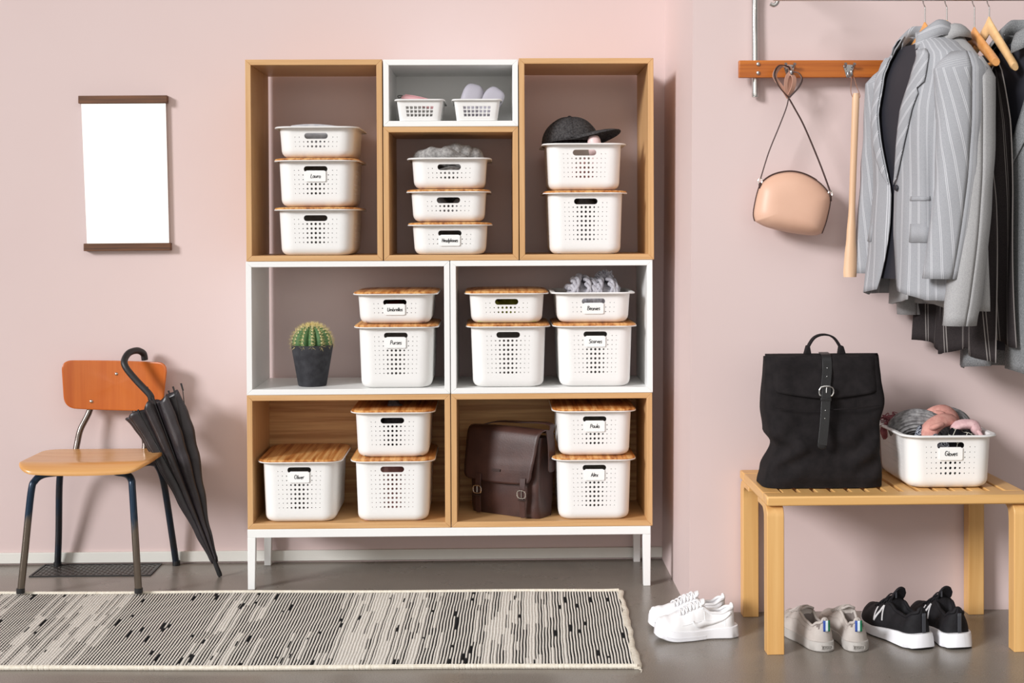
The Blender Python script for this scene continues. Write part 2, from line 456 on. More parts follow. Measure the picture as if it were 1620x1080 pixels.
BM = {k: basket_mesh('basket_'+k, *v) for k, v in HS.items()}
LID = lid_mesh(); LID.materials.append(m_bamboo)
LIDT = 0.0105
def basket(label, size, x, z, lid=True, text=None, y=0.162, group='perforated white baskets'):
    h = HS[size][0]
    r = root('storage_basket', label, 'basket', (x, y, z), group=group)
    tub = obj('tub', BM[size], None, r, solid=0.0022)
    if lid:
        l = obj('lid', LID, None, r); l.location = (0, 0, h+0.0012); l['label'] = 'bamboo lid'
    if text:
        tw, th = 0.066, 0.0345
        zt = h-0.0335
        yf = -(lerp(0.1510, 0.1570, (h-0.05)/h))-0.0015
        slope = 0.006/h
        def P(a, b_, d): return (a, yf-d-(b_*slope), zt-0.017+b_)
        poly = [(-tw/2+0.003, -th/2), (tw/2-0.003, -th/2), (tw/2, -th/2+0.003), (tw/2, th/2), (-tw/2, th/2), (-tw/2, -th/2+0.003)]
        mb = MB().prism(poly, P, 0.0, 0.0022); 
        mb.box(-tw/2+0.004, tw/2-0.004, yf-0.002, yf+0.006, zt+0.0, zt+0.0018)
        t = obj('name_tag', mb, m_card, r, bevel=0.0005); t['label'] = 'white clip-on card tag'
        n = len(text); wd = min(0.052, 0.0095*n+0.002)
        obj('lettering', lettering(text, wd, 0.0125 if n < 8 else 0.0115, lambda a, b_: P(a, b_-0.0045, 0.0024), 0.00098), m_ink, t)
    return r
ZA, ZB, ZC = PH+T+0.0008, Z1+T+0.001, Z2+T+0.001
def stack(specs, x, z):
    for sp in specs:
        label, size, lid, text = sp[:4]; dx = sp[4] if len(sp) > 4 else 0
        basket(label, size, x+dx, z, lid, text); z += HS[size][0]+(LIDT if lid else 0)
    return z
stack([('lidded white basket at the bottom of the stack in the top left oak box', 'medium', True, None),
       ('lidded white basket with a five-letter name tag, middle of the top left stack', 'medium', True, 'Laura', 0.001),
       ('open shallow white basket with folded grey shirts, top left oak box', 'shallow', False, None, 0.003)], -0.4323, ZC)
zM = stack([('shallow white basket tagged Headphones, bottom of the centre stack', 'shallow', True, 'Headphones'),
       ('untagged lidded shallow white basket in the middle of the centre stack', 'shallow', True, None, -0.004),
       ('open shallow white basket with a grey scarf on top, centre stack', 'shallow', False, None, -0.001)], 0.0, ZC)
zR = stack([('tall lidded white basket under the basket with the dark cap', 'tall', True, None),
       ('open white basket holding a dark grey cap, top right oak box', 'medium', False, None, -0.0035)], 0.4405, ZC)
stack([('tall white basket tagged Purses, right of the cactus', 'tall', True, 'Purses'),
       ('shallow white basket tagged Umbrellas with bamboo lid', 'shallow', True, 'Umbrellas', -0.0025)], -0.1762, ZB)
stack([('tall untagged lidded basket in the right white box, left column', 'tall', True, None),
       ('shallow lidded basket with green cloth showing in its handle slot', 'shallow', True, None, -0.0045)], 0.1872, ZB)
zB = stack([('tall white basket tagged Scarves under the knit hat basket', 'tall', True, 'Scarves'),
       ('open shallow white basket tagged Beanies with a grey pompom hat', 'shallow', False, 'Beanies', -0.0055)], 0.4698, ZB)
stack([('tall lidded basket with a six-letter name tag, alone at bottom left of the shelf', 'tall', True, 'Oliver')], -0.4904, ZA)
stack([('tall untagged lidded basket with pink cloth in its slot, bottom left oak box', 'tall', True, None),
       ('untagged lidded basket stacked highest in the bottom left oak box', 'medium', True, None, 0.001)], -0.1899, ZA)
stack([('tall lidded basket with a four-letter name tag beside the leather satchel', 'tall', True, 'Alex'),
       ('lidded basket with a five-letter name tag, highest in the bottom right oak box', 'medium', True, 'Paula', 0.0015)], 0.4652, ZA)
BENCH_Z = 0.433
basket('open white basket tagged Gloves standing on the wooden bench', 'medium', 1.413, BENCH_Z+0.0005, False, 'Gloves', y=-0.648+0.155)
# ---------------------------------------------------------------- rug
m_rug = bpy.data.materials.new('woven_wool'); m_rug.use_nodes = True
N, L = m_rug.node_tree.nodes, m_rug.node_tree.links; b = N['Principled BSDF']
b.inputs['Roughness'].default_value = 0.95; b.inputs['Specular IOR Level'].default_value = 0.1
at = N.new('ShaderNodeVertexColor'); at.layer_name = 'wool'
v = coords(N, L); nz = noise(N, L, v, 420, 3)
mx = N.new('ShaderNodeMix'); mx.data_type = 'RGBA'; mx.blend_type = 'MULTIPLY'; mx.inputs[0].default_value = 1
L.new(at.outputs['Color'], mx.inputs[6]); L.new(ramp(N, L, nz, [(0.3, (0.85,0.85,0.85,1)), (0.6, (1,1,1,1))]), mx.inputs[7])
L.new(mx.outputs[2], b.inputs['Base Color']); bump(N, L, b, nz, 0.4, 0.002)
m_cream = plain('cream_cotton_binding', srgb(236,230,216), 0.95, 0, 0.1, srgb(222,213,196), 90, 300, 0.4)
rug_r = root('runner_rug', 'long black and cream striped woven runner rug on the floor', 'rug', (-0.7, -0.45, 0))
def rug_edge(x):                       # far and near edge of the rug at x
    far = -0.079 + (0.544-x)*0.021 + 0.004*math.sin(x*7.0)
    near = -0.838 + (0.519-x)*0.026 + 0.004*math.sin(x*5.0+1)
    return near, far
rng = random.Random(3)
NR = 278; RX1 = 0.517; RPIT = 0.0087; NY = 96
vs, cols, fs = [], [], []
PROF = [(0.0, 0.0048, 1), (0.10, 0.0056, 0), (0.32, 0.0064, 0), (0.54, 0.0057, 0), (0.64, 0.0050, 1), (0.82, 0.0053, 1)]
ncol = NR*len(PROF)
dens = [0.5+0.42*math.sin(i*0.13)+0.35*math.sin(i*0.041+2)+rng.uniform(-0.3, 0.3) for i in range(NR)]
for i in range(NR):
    state = [rng.random() < 0.5 for _ in range(2)]
    d = max(0.22, min(0.98, dens[i]+0.28))
    runs = []
    for kind in range(2):
        y = 0; row = []
        while len(row) < NY+1:
            if kind == 1: on = rng.random() < d; ln = rng.randint(8, 44)
            else: on = rng.random() < d*0.03; ln = rng.randint(2, 9)
            row += [on]*ln
        runs.append(row[:NY+1])
    for f_, hgt, kind in PROF:
        for j in range(NY+1):
            t = j/NY
            xb = RX1-(i+f_)*RPIT
            near, far = rug_edge(xb)
            wob = 0.0005*math.sin(j*0.35+i*0.6)+0.0008*math.sin(j*0.11+i*0.07)
            x = xb+0.024*t*min(1, max(0, (xb+1.9)/2.4))-0.03*t*max(0, min(1, (-xb)/1.2))+wob
            jit = 0.0006*math.sin(j*2.4+i*1.9)
            vs.append((x+0.7, lerp(near+0.012, far-0.008, t)+0.45, hgt+jit))
            dark = runs[kind][j]
            if dark: c = rng.uniform(0.008, 0.03); cols.append((c, c, c*1.05, 1))
            else:
                c = rng.uniform(0.80, 0.92) if kind == 0 else rng.uniform(0.6, 0.78); cols.append((c, c*0.96, c*0.88, 1))
n1 = NY+1
for a in range(ncol-1):
    for j in range(NY):
        fs.append((a*n1+j, a*n1+j+1, (a+1)*n1+j+1, (a+1)*n1+j))
me = bpy.data.meshes.new('woven_field'); me.from_pydata(vs, [], fs)
ca = me.color_attributes.new('wool', 'FLOAT_COLOR', 'POINT')
ca.data.foreach_set('color', [q for c in cols for q in c])
me.polygons.foreach_set('use_smooth', [True]*len(me.polygons))
me.materials.append(m_rug)
o = obj('woven_field', me, None, rug_r); o['kind'] = 'stuff'
def beaded(P, r, step=0.006):
    mb = MB(); pts = crom(P, 40); rs = [r*(0.86+0.2*abs(math.sin(i*1.25))) for i in range(len(pts))]
    mb.tube(pts, rs, 8); return shift(mb, (-0.7, -0.45, 0))
xs_ = [-1.92+0.12*i for i in range(21)]
far_p = [(x, rug_edge(x)[1], 0.0062) for x in xs_ if x < 0.50]+[(0.536, -0.079, 0.0075)]
near_p = [(x, rug_edge(x)[0]+0.004, 0.0062) for x in xs_ if x < 0.48]+[(0.516, -0.836, 0.007)]
obj('selvedge', beaded(far_p, 0.0058), m_cream, rug_r); obj('selvedge', beaded(near_p, 0.0068), m_cream, rug_r)
mb = MB(); R = []
for k in range(41):
    t = k/40; y = lerp(-0.842, -0.072, t); xc = lerp(0.517, 0.541, t)+0.002*math.sin(t*19)+0.0016*math.sin(t*47)
    hgt = 0.0075+0.001*math.sin(t*60); wd = 0.0095+0.002*math.sin(t*13)
    R.append([(xc-wd, y, 0.0012), (xc-wd*0.8, y, hgt*0.9), (xc, y, hgt), (xc+wd*0.6, y, hgt*0.9), (xc+wd, y, hgt*0.45), (xc+wd*0.9, y, 0.0006)])
mb.loft(R, True, True, True); obj('end_hem', shift(mb, (-0.7, -0.45, 0)), m_cream, rug_r)
mb = MB(); mb.tube([(0.518, -0.842, 0.004), (0.522, -0.852, 0.003), (0.527, -0.853, 0.003), (0.524, -0.868, 0.002)], 0.0012, 5)
obj('loose_thread', shift(mb, (-0.7, -0.45, 0)), m_cream, rug_r)

# ---------------------------------------------------------------- floor grate behind the chair
m_steel = plain('dark_tread_plate', (0.11,0.105,0.1,1), 0.42, 0.85)
gr = root('floor_hatch', 'dark metal tread plate hatch set in the floor behind the chair', 'hatch', (-1.22, 0.272, 0))
obj('plate', MB().box(-0.195, 0.195, -0.074, 0.074, 0.0005, 0.002), m_steel, gr)
mb = MB()
for i in range(26):
    for j in range(10):
        x, y = -0.185+0.0148*i, -0.066+0.0147*j
        a = PI/4 if (i+j) % 2 else -PI/4
        ca_, sa_ = math.cos(a), math.sin(a)
        P4 = [(0.0075, 0), (0, 0.0022), (-0.0075, 0), (0, -0.0022)]
        base = [(x+p*ca_-q*sa_, y+p*sa_+q*ca_, 0.002) for p, q in P4]
        top = [(x+0.55*(p*ca_-q*sa_), y+0.55*(p*sa_+q*ca_), 0.0036) for p, q in P4]
        mb.loft([base, top], True, False, True)
o = obj('raised_tread', mb, m_steel, gr, weld=False); o['kind'] = 'stuff'
for x0, x1, y0, y1 in ((-0.203, 0.203, -0.084, -0.077), (-0.203, 0.203, 0.074, 0.078), (-0.203, -0.197, -0.077, 0.074), (0.197, 0.203, -0.077, 0.074)):
    obj('frame_bar', MB().box(x0, x1, y0, y1, 0.0003, 0.004), m_black, gr)

# ---------------------------------------------------------------- mirror
m_dark_oak = wood('dark_stained_wood', srgb(120,76,44), srgb(66,40,24), 'x', 0.55, 1.4, srgb(150,104,66))
m_mirror, N, L, b = newmat('mirror_silver', (0.96,0.96,0.95,1), 0.02, 1)
mi = root('wall_mirror', 'rectangular wall mirror with dark wood bars at top and bottom', 'mirror', (-1.137, 0.35, 1.09))
gl = MB().prism([(-1.267,1.112),(-0.984,1.114),(-0.992,1.604),(-1.283,1.602)], lambda a, b_, d: (a, d, b_), 0.351, 0.356)
obj('glass', shift(gl, (-1.137,0.35,1.09)), m_mirror, mi)
for x0, x1, z0, z1 in ((-1.290, -0.985, 1.6, 1.6265), (-1.276, -0.977, 1.0905, 1.1165)):
    mb = MB().prism([(x0,z0),(x1,z0+0.001),(x1,z1+0.001),(x0,z1)], lambda a, b_, d: (a, d, b_), 0.340, 0.3635)
    obj('top_bar' if z0 > 1.5 else 'bottom_bar', shift(mb, (-1.137,0.35,1.09)), m_dark_oak, mi, bevel=0.0015)

# ---------------------------------------------------------------- chair
m_ply = wood('orange_varnished_plywood', srgb(206,112,44), srgb(184,88,28), 'z', 0.22, 0.35, None, 0.6)
m_seatw = wood('honey_varnished_plywood', srgb(222,170,108), srgb(206,146,82), 'x', 0.25, 0.35, None, 0.6)
m_tube, N, L, b = newmat('worn_blue_steel_tube', (0.2,0.19,0.18,1), 0.3, 0.9)
v = coords(N, L, 'Object', (1,1,0.4)); sx_ = N.new('ShaderNodeSeparateXYZ'); tc = N.new('ShaderNodeTexCoord'); L.new(tc.outputs['Object'], sx_.inputs[0])
nz = noise(N, L, v, 22, 4)
ma = N.new('ShaderNodeMath'); ma.operation = 'MULTIPLY_ADD'; L.new(nz, ma.inputs[0]); ma.inputs[1].default_value = 0.3; L.new(sx_.outputs['Z'], ma.inputs[2])
L.new(ramp(N, L, ma.outputs[0], [(0.36, srgb(118,108,98)), (0.42, srgb(20,44,66))]), b.inputs['Base Color'])
L.new(ramp(N, L, ma.outputs[0], [(0.36, (0.9,0.9,0.9,1)), (0.42, (0.25,0.25,0.25,1))]), b.inputs['Metallic'])
m_tubed = plain('blue_black_steel_tube', srgb(24,38,54), 0.3, 0.3, 0.5, srgb(40,40,44), 20)
m_bare = plain('bare_steel_tube', srgb(120,110,104), 0.25, 0.95)
CH = (-1.17, 0.13, 0)
ch = root('chair', 'old school chair with orange plywood back and blue steel legs', 'chair', CH)
def cpart(name, mb, m, p=ch, **k): return obj(name, shift(mb, CH), m, p, **k)
# seat: thin moulded ply, front edge rolled down
def seat_outline(sc):
    out = []
    for (cx, cy, r_, a0) in ((-1.024, -0.028, 0.062, -90), (-1.026, 0.222, 0.054, 0), (-1.334, 0.222, 0.054, 90), (-1.312, -0.028, 0.062, 180)):
        for k in range(13):
            a = math.radians(a0+90*k/12); out.append((cx+r_*math.cos(a), cy+r_*math.sin(a)))
    dense = []
    for (x0, y0), (x1, y1) in zip(out, out[1:]+out[:1]):
        m_ = max(1, int(math.hypot(x1-x0, y1-y0)/0.02))
        for q in range(m_): dense.append((lerp(x0, x1, q/m_), lerp(y0, y1, q/m_)))
    return [(-1.174+(x+1.174)*sc, 0.093+(y-0.093)*sc-0.010*max(0, 1-((x+1.17)/0.2)**2)*(1 if y < -0.05 else 0)*sc) for x, y in dense]
def seat_z(x, y):
    v_ = (y+0.09)/0.366; u = (x+1.174)/0.2
    return 0.4285-0.012*v_-0.007*math.sin(PI*min(1, max(0, v_)*1.1))*(1-min(1, u*u))-0.020*max(0, 1-v_/0.16)**2
mb = MB(); R = []
for sc in (0.02, 0.25, 0.5, 0.7, 0.82, 0.9, 0.95, 0.98): R.append([(x, y, seat_z(x, y)) for x, y in seat_outline(sc)])
for sc, dz in ((0.995, -0.0012), (1.0, -0.0045), (1.0, -0.0085), (0.995, -0.0115), (0.98, -0.0125), (0.9, -0.0125), (0.5, -0.0125), (0.02, -0.0125)): R.append([(x, y, seat_z(x, y)+dz) for x, y in seat_outline(sc)])
mb.loft(R, True, True, True)
cpart('seat', mb, m_seatw, angle=60)
# backrest: curved, trapezoid outline with round corners
def back_y(x, z):
    u = (x+1.160)/0.185
    return 0.318-0.030*u*u-0.10*(0.72-z)*0.35
def back_outline(sc):
    C4 = [((-1.340,0.718),0.036),((-0.977,0.708),0.036),((-0.997,0.545),0.040),((-1.330,0.556),0.040)]
    pts = []
    for k in range(4):
        (px_, pz_), r_ = C4[k]; a = Vector(C4[k-1][0])-Vector((px_,pz_)); b2 = Vector(C4[(k+1)%4][0])-Vector((px_,pz_))
        p0, p1_ = Vector((px_,pz_))+a.normalized()*r_, Vector((px_,pz_))+b2.normalized()*r_
        for q in range(11):
            t = q/10; pts.append(p0*(1-t)**2+Vector((px_,pz_))*2*t*(1-t)+p1_*t*t)
    dense = []
    for p, q in zip(pts, pts[1:]+pts[:1]):
        m_ = max(1, int((q-p).length/0.015))
        for e in range(m_): dense.append(p.lerp(q, e/m_))
    cx_, cz_ = -1.160, 0.632
    return [(cx_+(p.x-cx_)*sc, cz_+(p.y-cz_)*sc-0.008*(1-((p.x+1.16)/0.185)**2)*(1 if p.y < 0.6 else 0)*sc) for p in dense]
mb = MB(); R = []
for sc, dy in [(q, -0.005) for q in (0.02,0.3,0.55,0.75,0.88,0.95,0.98)]+[(0.995,-0.0038),(1.0,-0.0015),(1.0,0.0015),(0.995,0.0038)]+[(q, 0.005) for q in (0.98,0.9,0.6,0.3,0.02)]:
    R.append([(x, back_y(x, z)+dy, z) for x, z in back_outline(sc)])
mb.loft(R, True, True, True); cpart('backrest', mb, m_ply, angle=60)
FR = 0.0115
cpart('leg', MB().tube(crom([(-1.366,-0.058,0.014),(-1.352,-0.053,0.15),(-1.334,-0.046,0.33),(-1.324,-0.036,0.366),(-1.302,-0.022,0.382),(-1.26,-0.005,0.386),(-1.24,0.06,0.386)], 8), FR, 12), m_tube)
cpart('leg', MB().tube(crom([(-0.990,-0.070,0.014),(-0.999,-0.063,0.15),(-1.012,-0.050,0.33),(-1.018,-0.040,0.366),(-1.040,-0.022,0.382),(-1.075,-0.008,0.386),(-1.10,0.06,0.386)], 8), FR, 12), m_tube)
cpart('leg', MB().tube(crom([(-1.372,0.331,0.002),(-1.362,0.315,0.12),(-1.349,0.285,0.29),(-1.334,0.262,0.358),(-1.315,0.235,0.376),(-1.29,0.16,0.382),(-1.26,0.05,0.386)], 8), FR, 12), m_tubed)
cpart('leg', MB().tube(crom([(-0.964,0.333,0.002),(-0.976,0.318,0.12),(-0.993,0.287,0.29),(-1.006,0.262,0.354),(-1.022,0.235,0.374),(-1.05,0.16,0.381),(-1.08,0.05,0.386)], 8), FR, 12), m_tubed)
for sx_ in (-1, 1):
    bx = -1.176+sx_*0.116
    cpart('back_post', MB().tube(crom([(bx,0.05,0.386),(bx,0.22,0.380),(bx-0.002,0.278,0.390),(bx+0.002,0.294,0.430),(bx+0.012*(-sx_),0.303,0.480),(bx+0.040*(-sx_),0.318,0.545),(bx+0.050*(-sx_),0.321,0.62),(bx+0.052*(-sx_),0.323,0.67)], 8), 0.0105, 12), m_bare)
for x, z in ((-1.159,0.668),(-1.243,0.575)):
    mb = MB().revolve([(0.0002,0.0042),(0.003,0.0038),(0.0055,0.0018),(0.0062,0)], 12)
    mb.xf(Matrix.Translation((x, back_y(x, z)-0.005, z)) @ Matrix.Rotation(PI/2, 4, 'X'))
    cpart('screw', mb, m_chrome)
for x, y in ((-1.366,-0.058),(-0.990,-0.070),(-1.372,0.331),(-0.964,0.333)):
    cpart('foot', MB().revolve([(0.013,0.0005),(0.0135,0.004),(0.0132,0.016),(0.0118,0.0165)], 14, (x,y,0.0115 if y < 0 else 0.0), True, True), m_black)

# ---------------------------------------------------------------- umbrella
m_nylon = plain('black_umbrella_nylon', srgb(38,33,36), 0.38, 0, 0.5, srgb(46,40,43), 30, 70, 0.25)
UT = Vector((-0.779, 0.168, 0.002)); UB = Vector((-1.020, 0.205, 0.610))     # tip, shaft where the crook starts
ub = root('umbrella', 'folded black umbrella hooked over the chair back', 'umbrella', tuple(UT))
ax = (UB-UT); ULEN = ax.length; ax.normalize()
e1 = Vector((ax.z, 0, -ax.x)).normalized()          # to the right in the picture
e2 = ax.cross(e1)                                    # towards the wall / camera axis
def U(t, a=0, b_=0): return UT+ax*(t*ULEN)+e1*a+e2*b_
UL = (UT.x, UT.y, UT.z)
def upart(name, mb, m, p=ub, **k): return obj(name, shift(mb, UL), m, p, **k)
upart('shaft', MB().tube([U(0.02), U(1.04)], 0.005, 8), m_black)
upart('ferrule', MB().tube([U(0.0), U(0.012), U(0.10)], [0.0065, 0.0085, 0.0075], 12), m_black)
upart('handle', MB().tube(crom([U(0.93), U(0.97), U(1.0), UB+Vector((-0.046,0.010,0.046)), UB+Vector((-0.082,0.018,0.088)), UB+Vector((-0.091,0.032,0.112)), UB+Vector((-0.083,0.060,0.134)), UB+Vector((-0.064,0.095,0.139)), UB+Vector((-0.050,0.122,0.126)), UB+Vector((-0.047,0.128,0.104))], 8), 0.0115, 12), m_black)
NK = 8
RL = [(0.07,0.011),(0.10,0.015),(0.25,0.028),(0.45,0.046),(0.65,0.064),(0.78,0.078),(0.88,0.086),(1.0,0.092)]
mb = MB(); R = []; NA = 96
for i in range(41):
    t = lerp(0.075, 0.955, i/40); row = []
    for k in range(NA):
        a = 2*PI*k/NA
        lob = abs(math.cos(a*NK/2+0.3))                 # ribs stand proud, cloth tucked in between
        base = interp(RL, t)
        r_ = base*(0.46+0.54*lob**0.8)
        # loose cloth: the right side billows, the left corner flares near the opening
        right = max(0, math.cos(a)); left = max(0, -math.cos(a))
        r_ *= 1+0.36*right*math.sin(PI*min(1, max(0, (t-0.25)/0.75)))+0.28*left*max(0, (t-0.72)/0.28)**2
        flat = 0.62
        tt = t+0.012*math.sin(a*NK+1)*max(0, (t-0.85)/0.1)-0.06*left*max(0, (t-0.8)/0.2)**2+0.004*right*max(0, (t-0.8)/0.2)**2
        tw = a+0.5*(1-t)
        row.append(U(tt, r_*math.cos(a), r_*flat*math.sin(a)))
    R.append(row)
mb.loft(R, True); upart('canopy', mb, m_nylon, solid=0.0012, angle=60)
for k in range(NK):
    a = 2*PI*(k+0.3)/NK
    ca_, sa_ = math.cos(a), math.sin(a)
    r0 = 0.080+0.03*max(0, ca_)
    dt = -0.012+0.02*ca_-0.03*max(0, -ca_)
    upart('rib', MB().tube([U(0.50, 0.03*ca_, 0.018*sa_), U(0.955+dt, r0*ca_, r0*0.6*sa_)], 0.0016, 5), m_black)
    upart('rib_tip', MB().tube([U(0.945+dt, r0*ca_, r0*0.6*sa_), U(0.985+dt, r0*ca_*1.02, r0*0.6*sa_)], [0.0026,0.0034], 7), m_black)
# ---------------------------------------------------------------- things in the shelf
m_grey_knit = plain('grey_wool', srgb(172,170,168), 0.95, 0, 0.1, srgb(134,132,131), 120, 260, 0.6)
m_grey_shirt = plain('pale_grey_cotton', srgb(196,194,196), 0.9, 0, 0.1, srgb(176,176,182), 60, 300, 0.3)
m_felt = plain('charcoal_felt', srgb(78,76,76), 0.95, 0, 0.1, srgb(52,50,51), 160, 320, 0.5)
m_blush = plain('blush_plastic', srgb(236,206,204), 0.45)
m_pinkbag = plain('pink_leather', srgb(224,170,174), 0.5)
m_silver = plain('pale_grey_hard_case', srgb(176,172,182), 0.4)
m_green = plain('green_cloth', srgb(204,206,96), 0.9, 0, 0.1, srgb(170,176,76), 40)
m_red = plain('dark_red_cloth', srgb(120,30,28), 0.9, 0, 0.1)
m_pinkcloth = plain('pink_cloth', srgb(240,190,186), 0.9, 0, 0.1, srgb(226,172,168), 30)
m_darkknit = plain('dark_grey_cloth', srgb(88,84,86), 0.95, 0, 0.1, srgb(60,58,60), 70)

def cloth_heap(name, label, cat, c, hx, hy, h, mat, seed=1, humps=5, group=None, n=40, fine=0.12, flat=0.6):
    """a folded or crumpled cloth lying at c (bottom centre): one closed soft body with folds"""
    rg = random.Random(seed)
    W_ = [(rg.uniform(-0.8,0.8), rg.uniform(-0.7,0.7), rg.uniform(0.25,0.5), rg.uniform(0.5,1.0)) for _ in range(humps)]
    mb = MB(); R = []
    for j in range(n+1):
        row = []
        for i in range(n+1):
            u, v_ = -1+2*i/n, -1+2*j/n
            e = (1-abs(u)**5)*(1-abs(v_)**5)
            z = flat
            for a, b2, s_, q in W_: z += (1-flat)*q*math.exp(-((u-a)**2+(v_-b2)**2)/(s_*s_))
            z += fine*math.sin(6*u+3*v_+seed)*math.cos(5*v_-2*u)+0.5*fine*math.sin(13*u-7*v_+seed*2)
            row.append((hx*u*(1+0.05*math.sin(4*v_+seed)), hy*v_, max(0.004, h*z*e**0.45)))
        R.append(row)
    mb.loft(R, False)
    mb.loft([[(hx*u, hy*v_, 0.0) for u in (-1, 1)] for v_ in (-1, 1)], False)
    o = obj(name, mb, mat, weld=True, angle=80); o.location = c
    return tag(o, label, cat, group)
bz = lambda k: ZC
hS = HS['shallow'][0]; hM = HS['medium'][0]; hT = HS['tall'][0]
# folded shirts, top left
zt = ZC+2*(hM+LIDT)
for k, (dx, dz, hx_) in enumerate(((-0.012, 0.004, 0.098), (0.006, 0.050, 0.094))):
    mb = MB(); R = []
    for i in range(25):
        t = i/24
        x = lerp(-hx_, hx_, t)
        zz = 0.050+0.006*math.sin(5*t+k*2)
        if k: zz = 0.042+0.012*math.sin(2.6*t+0.6)
        R.append([(x, -0.118, 0.002), (x, -0.126, 0.02+0.003*math.sin(9*t)), (x, -0.118, zz), (x, 0.0, zz+0.003*math.sin(8*t)), (x, 0.115, zz), (x, 0.122, 0.02), (x, 0.115, 0.002)])
    mb.loft(R, True, True, True)
    o = obj('folded_shirt', mb, m_grey_shirt, bevel=0.004, angle=70); o.location = (-0.4293+dx, 0.162, zt+0.0035+k*0.0535)
    tag(o, ['lower folded pale grey shirt in the top left open basket', 'uppermost folded pale grey shirt in the top left open basket'][k], 'shirt')
# grey scarf in the centre stack
zt = ZC+2*(hS+LIDT)
mb = MB()
def roll(P, r, n=18, fl=0.8, kn=0.1, seed=0):
    pts = crom(P, 8); m = len(pts)
    rs = [r*(0.75+0.25*math.sin(PI*min(1, max(0, i/(m-1)))))*(1+kn*math.sin(i*0.9+seed)) for i in range(m)]
    mb_ = MB(); mb_.tube(pts, rs, n, True, fl); return mb_
sc = root('scarf', 'grey wool scarf heaped in the open basket of the centre stack', 'scarf', (0.0, 0.162, zt))
for P, r_ in (([(-0.080,-0.02,0.05),(-0.092,-0.06,0.096),(-0.055,-0.085,0.106),(0.0,-0.09,0.103),(0.05,-0.07,0.085)], 0.034),
             ([(-0.02,-0.085,0.08),(-0.012,-0.088,0.114),(0.022,-0.074,0.126),(0.06,-0.066,0.118),(0.090,-0.055,0.106),(0.090,-0.045,0.06)], 0.026),
             ([(-0.07,0.06,0.08),(0.0,0.05,0.105),(0.07,0.05,0.09)], 0.040),
             ([(-0.08,-0.09,0.03),(0.0,-0.1,0.045),(0.08,-0.09,0.03)], 0.035)):
    o = obj('fold', roll(P, r_), m_grey_knit, sc, angle=80)
cloth_heap('folded_scarf', 'pale grey cloth inside the middle basket of the centre stack', 'scarf', (-0.004, 0.138, ZC+hS+LIDT+0.004), 0.095, 0.115, 0.075, m_grey_shirt, 4)
# dark cap, top right
CX, CY, CZ = 0.402, 0.135, zR+0.010
cap = root('baseball_cap', 'dark grey felt baseball cap lying in the top right basket', 'cap', (CX, CY, CZ), math.radians(48))
mb = MB(); R = []                                   # local: brim points to -Y
for i in range(13):
    th = math.radians(92*i/12)
    R.append([(0.089*math.sin(PI/2-th+0.0)*math.cos(2*PI*k/36)*(1 if th < 1.55 else 0.01)*(1-0.03*max(0, math.sin(3*2*PI*k/36))**8),
               0.098*math.cos(th)*math.sin(2*PI*k/36)+0.004, 0.093*math.sin(th)**0.92-0.004) for k in range(36)])
mb.loft(R, True); obj('crown', mb, m_felt, cap, solid=0.002)
for k in range(6):
    a = 2*PI*k/6+PI/6
    pts = [(0.0897*math.cos(t)*math.cos(a), 0.0987*math.cos(t)*math.sin(a)+0.004, 0.0937*max(0.0001, math.sin(t))**0.92-0.004) for t in [math.radians(90*i/14) for i in range(15)]]
    obj('seam', MB().tube(pts, 0.0009, 5), m_felt, cap)
obj('button', MB().ellipsoid((0, 0.004, 0.0905), (0.007, 0.007, 0.004), 12, 6), m_felt, cap)
mb = MB(); R = []
for j in range(9):
    v_ = j/8; row = []
    for i in range(25):
        u = -1+2*i/24
        a = math.radians(-90+70*u)
        ex = 0.082*(1-abs(u)**2.6)*v_
        x, y = 0.090*math.cos(a), 0.099*math.sin(a)+0.004
        x = x*(1-0.10*v_); y -= ex
        z = -0.004+0.052*(1-u*u)*(0.25+0.75*v_**0.8)-0.026*v_*v_*(1-u*u)**0.5+0.004
        row.append((x, y, z))
    R.append(row)
mb.loft(R, False); obj('brim', mb, m_felt, cap, solid=0.003)
cap.rotation_euler = (math.radians(-5), math.radians(6), math.radians(60))
cc = tag(obj('cylindrical_case', MB().revolve([(0.0001,0),(0.018,0.0),(0.021,0.004),(0.0225,0.09),(0.0215,0.118),(0.0185,0.128),(0.013,0.1335),(0.007,0.136),(0.0001,0.137)], 32), m_blush, angle=80), 'pale pink round-ended case upright beside the cap in the basket', 'case')
cc.location = (0.490, 0.062, zR-hM+0.046); cc.rotation_euler = (0, math.radians(-9), 0)
cloth_heap('folded_cloth', 'pink cloth inside the basket under the dark cap', 'cloth', (0.425, 0.125, zR-hM+0.004), 0.055, 0.10, 0.085, m_pinkcloth, 5)
# contents glimpsed through the handle slots
cloth_heap('folded_cloth', 'dark red cloth seen through the slot of the Umbrellas basket', 'cloth', (-0.178, 0.141, ZB+hT+LIDT+0.004), 0.095, 0.12, 0.07, m_red, 7)
cloth_heap('folded_cloth', 'green cloth seen through the slot of the shallow lidded basket', 'cloth', (0.183, 0.141, ZB+hT+LIDT+0.004), 0.095, 0.122, 0.077, m_green, 8)
cloth_heap('folded_cloth', 'pink cloth seen through the slot of the bottom left tall basket', 'cloth', (-0.19, 0.141, ZA+0.004), 0.092, 0.12, 0.178, m_pinkcloth, 9)
cloth_heap('folded_cloth', 'dark grey knitwear seen through the slot of the highest bottom left basket', 'cloth', (-0.189, 0.141, ZA+hT+LIDT+0.004), 0.092, 0.12, 0.13, m_darkknit, 10)
cloth_heap('folded_cloth', 'pale grey cloth inside the tall basket under the cap basket', 'cloth', (0.4405, 0.142, ZC+0.004), 0.092, 0.12, 0.165, m_grey_shirt, 11)

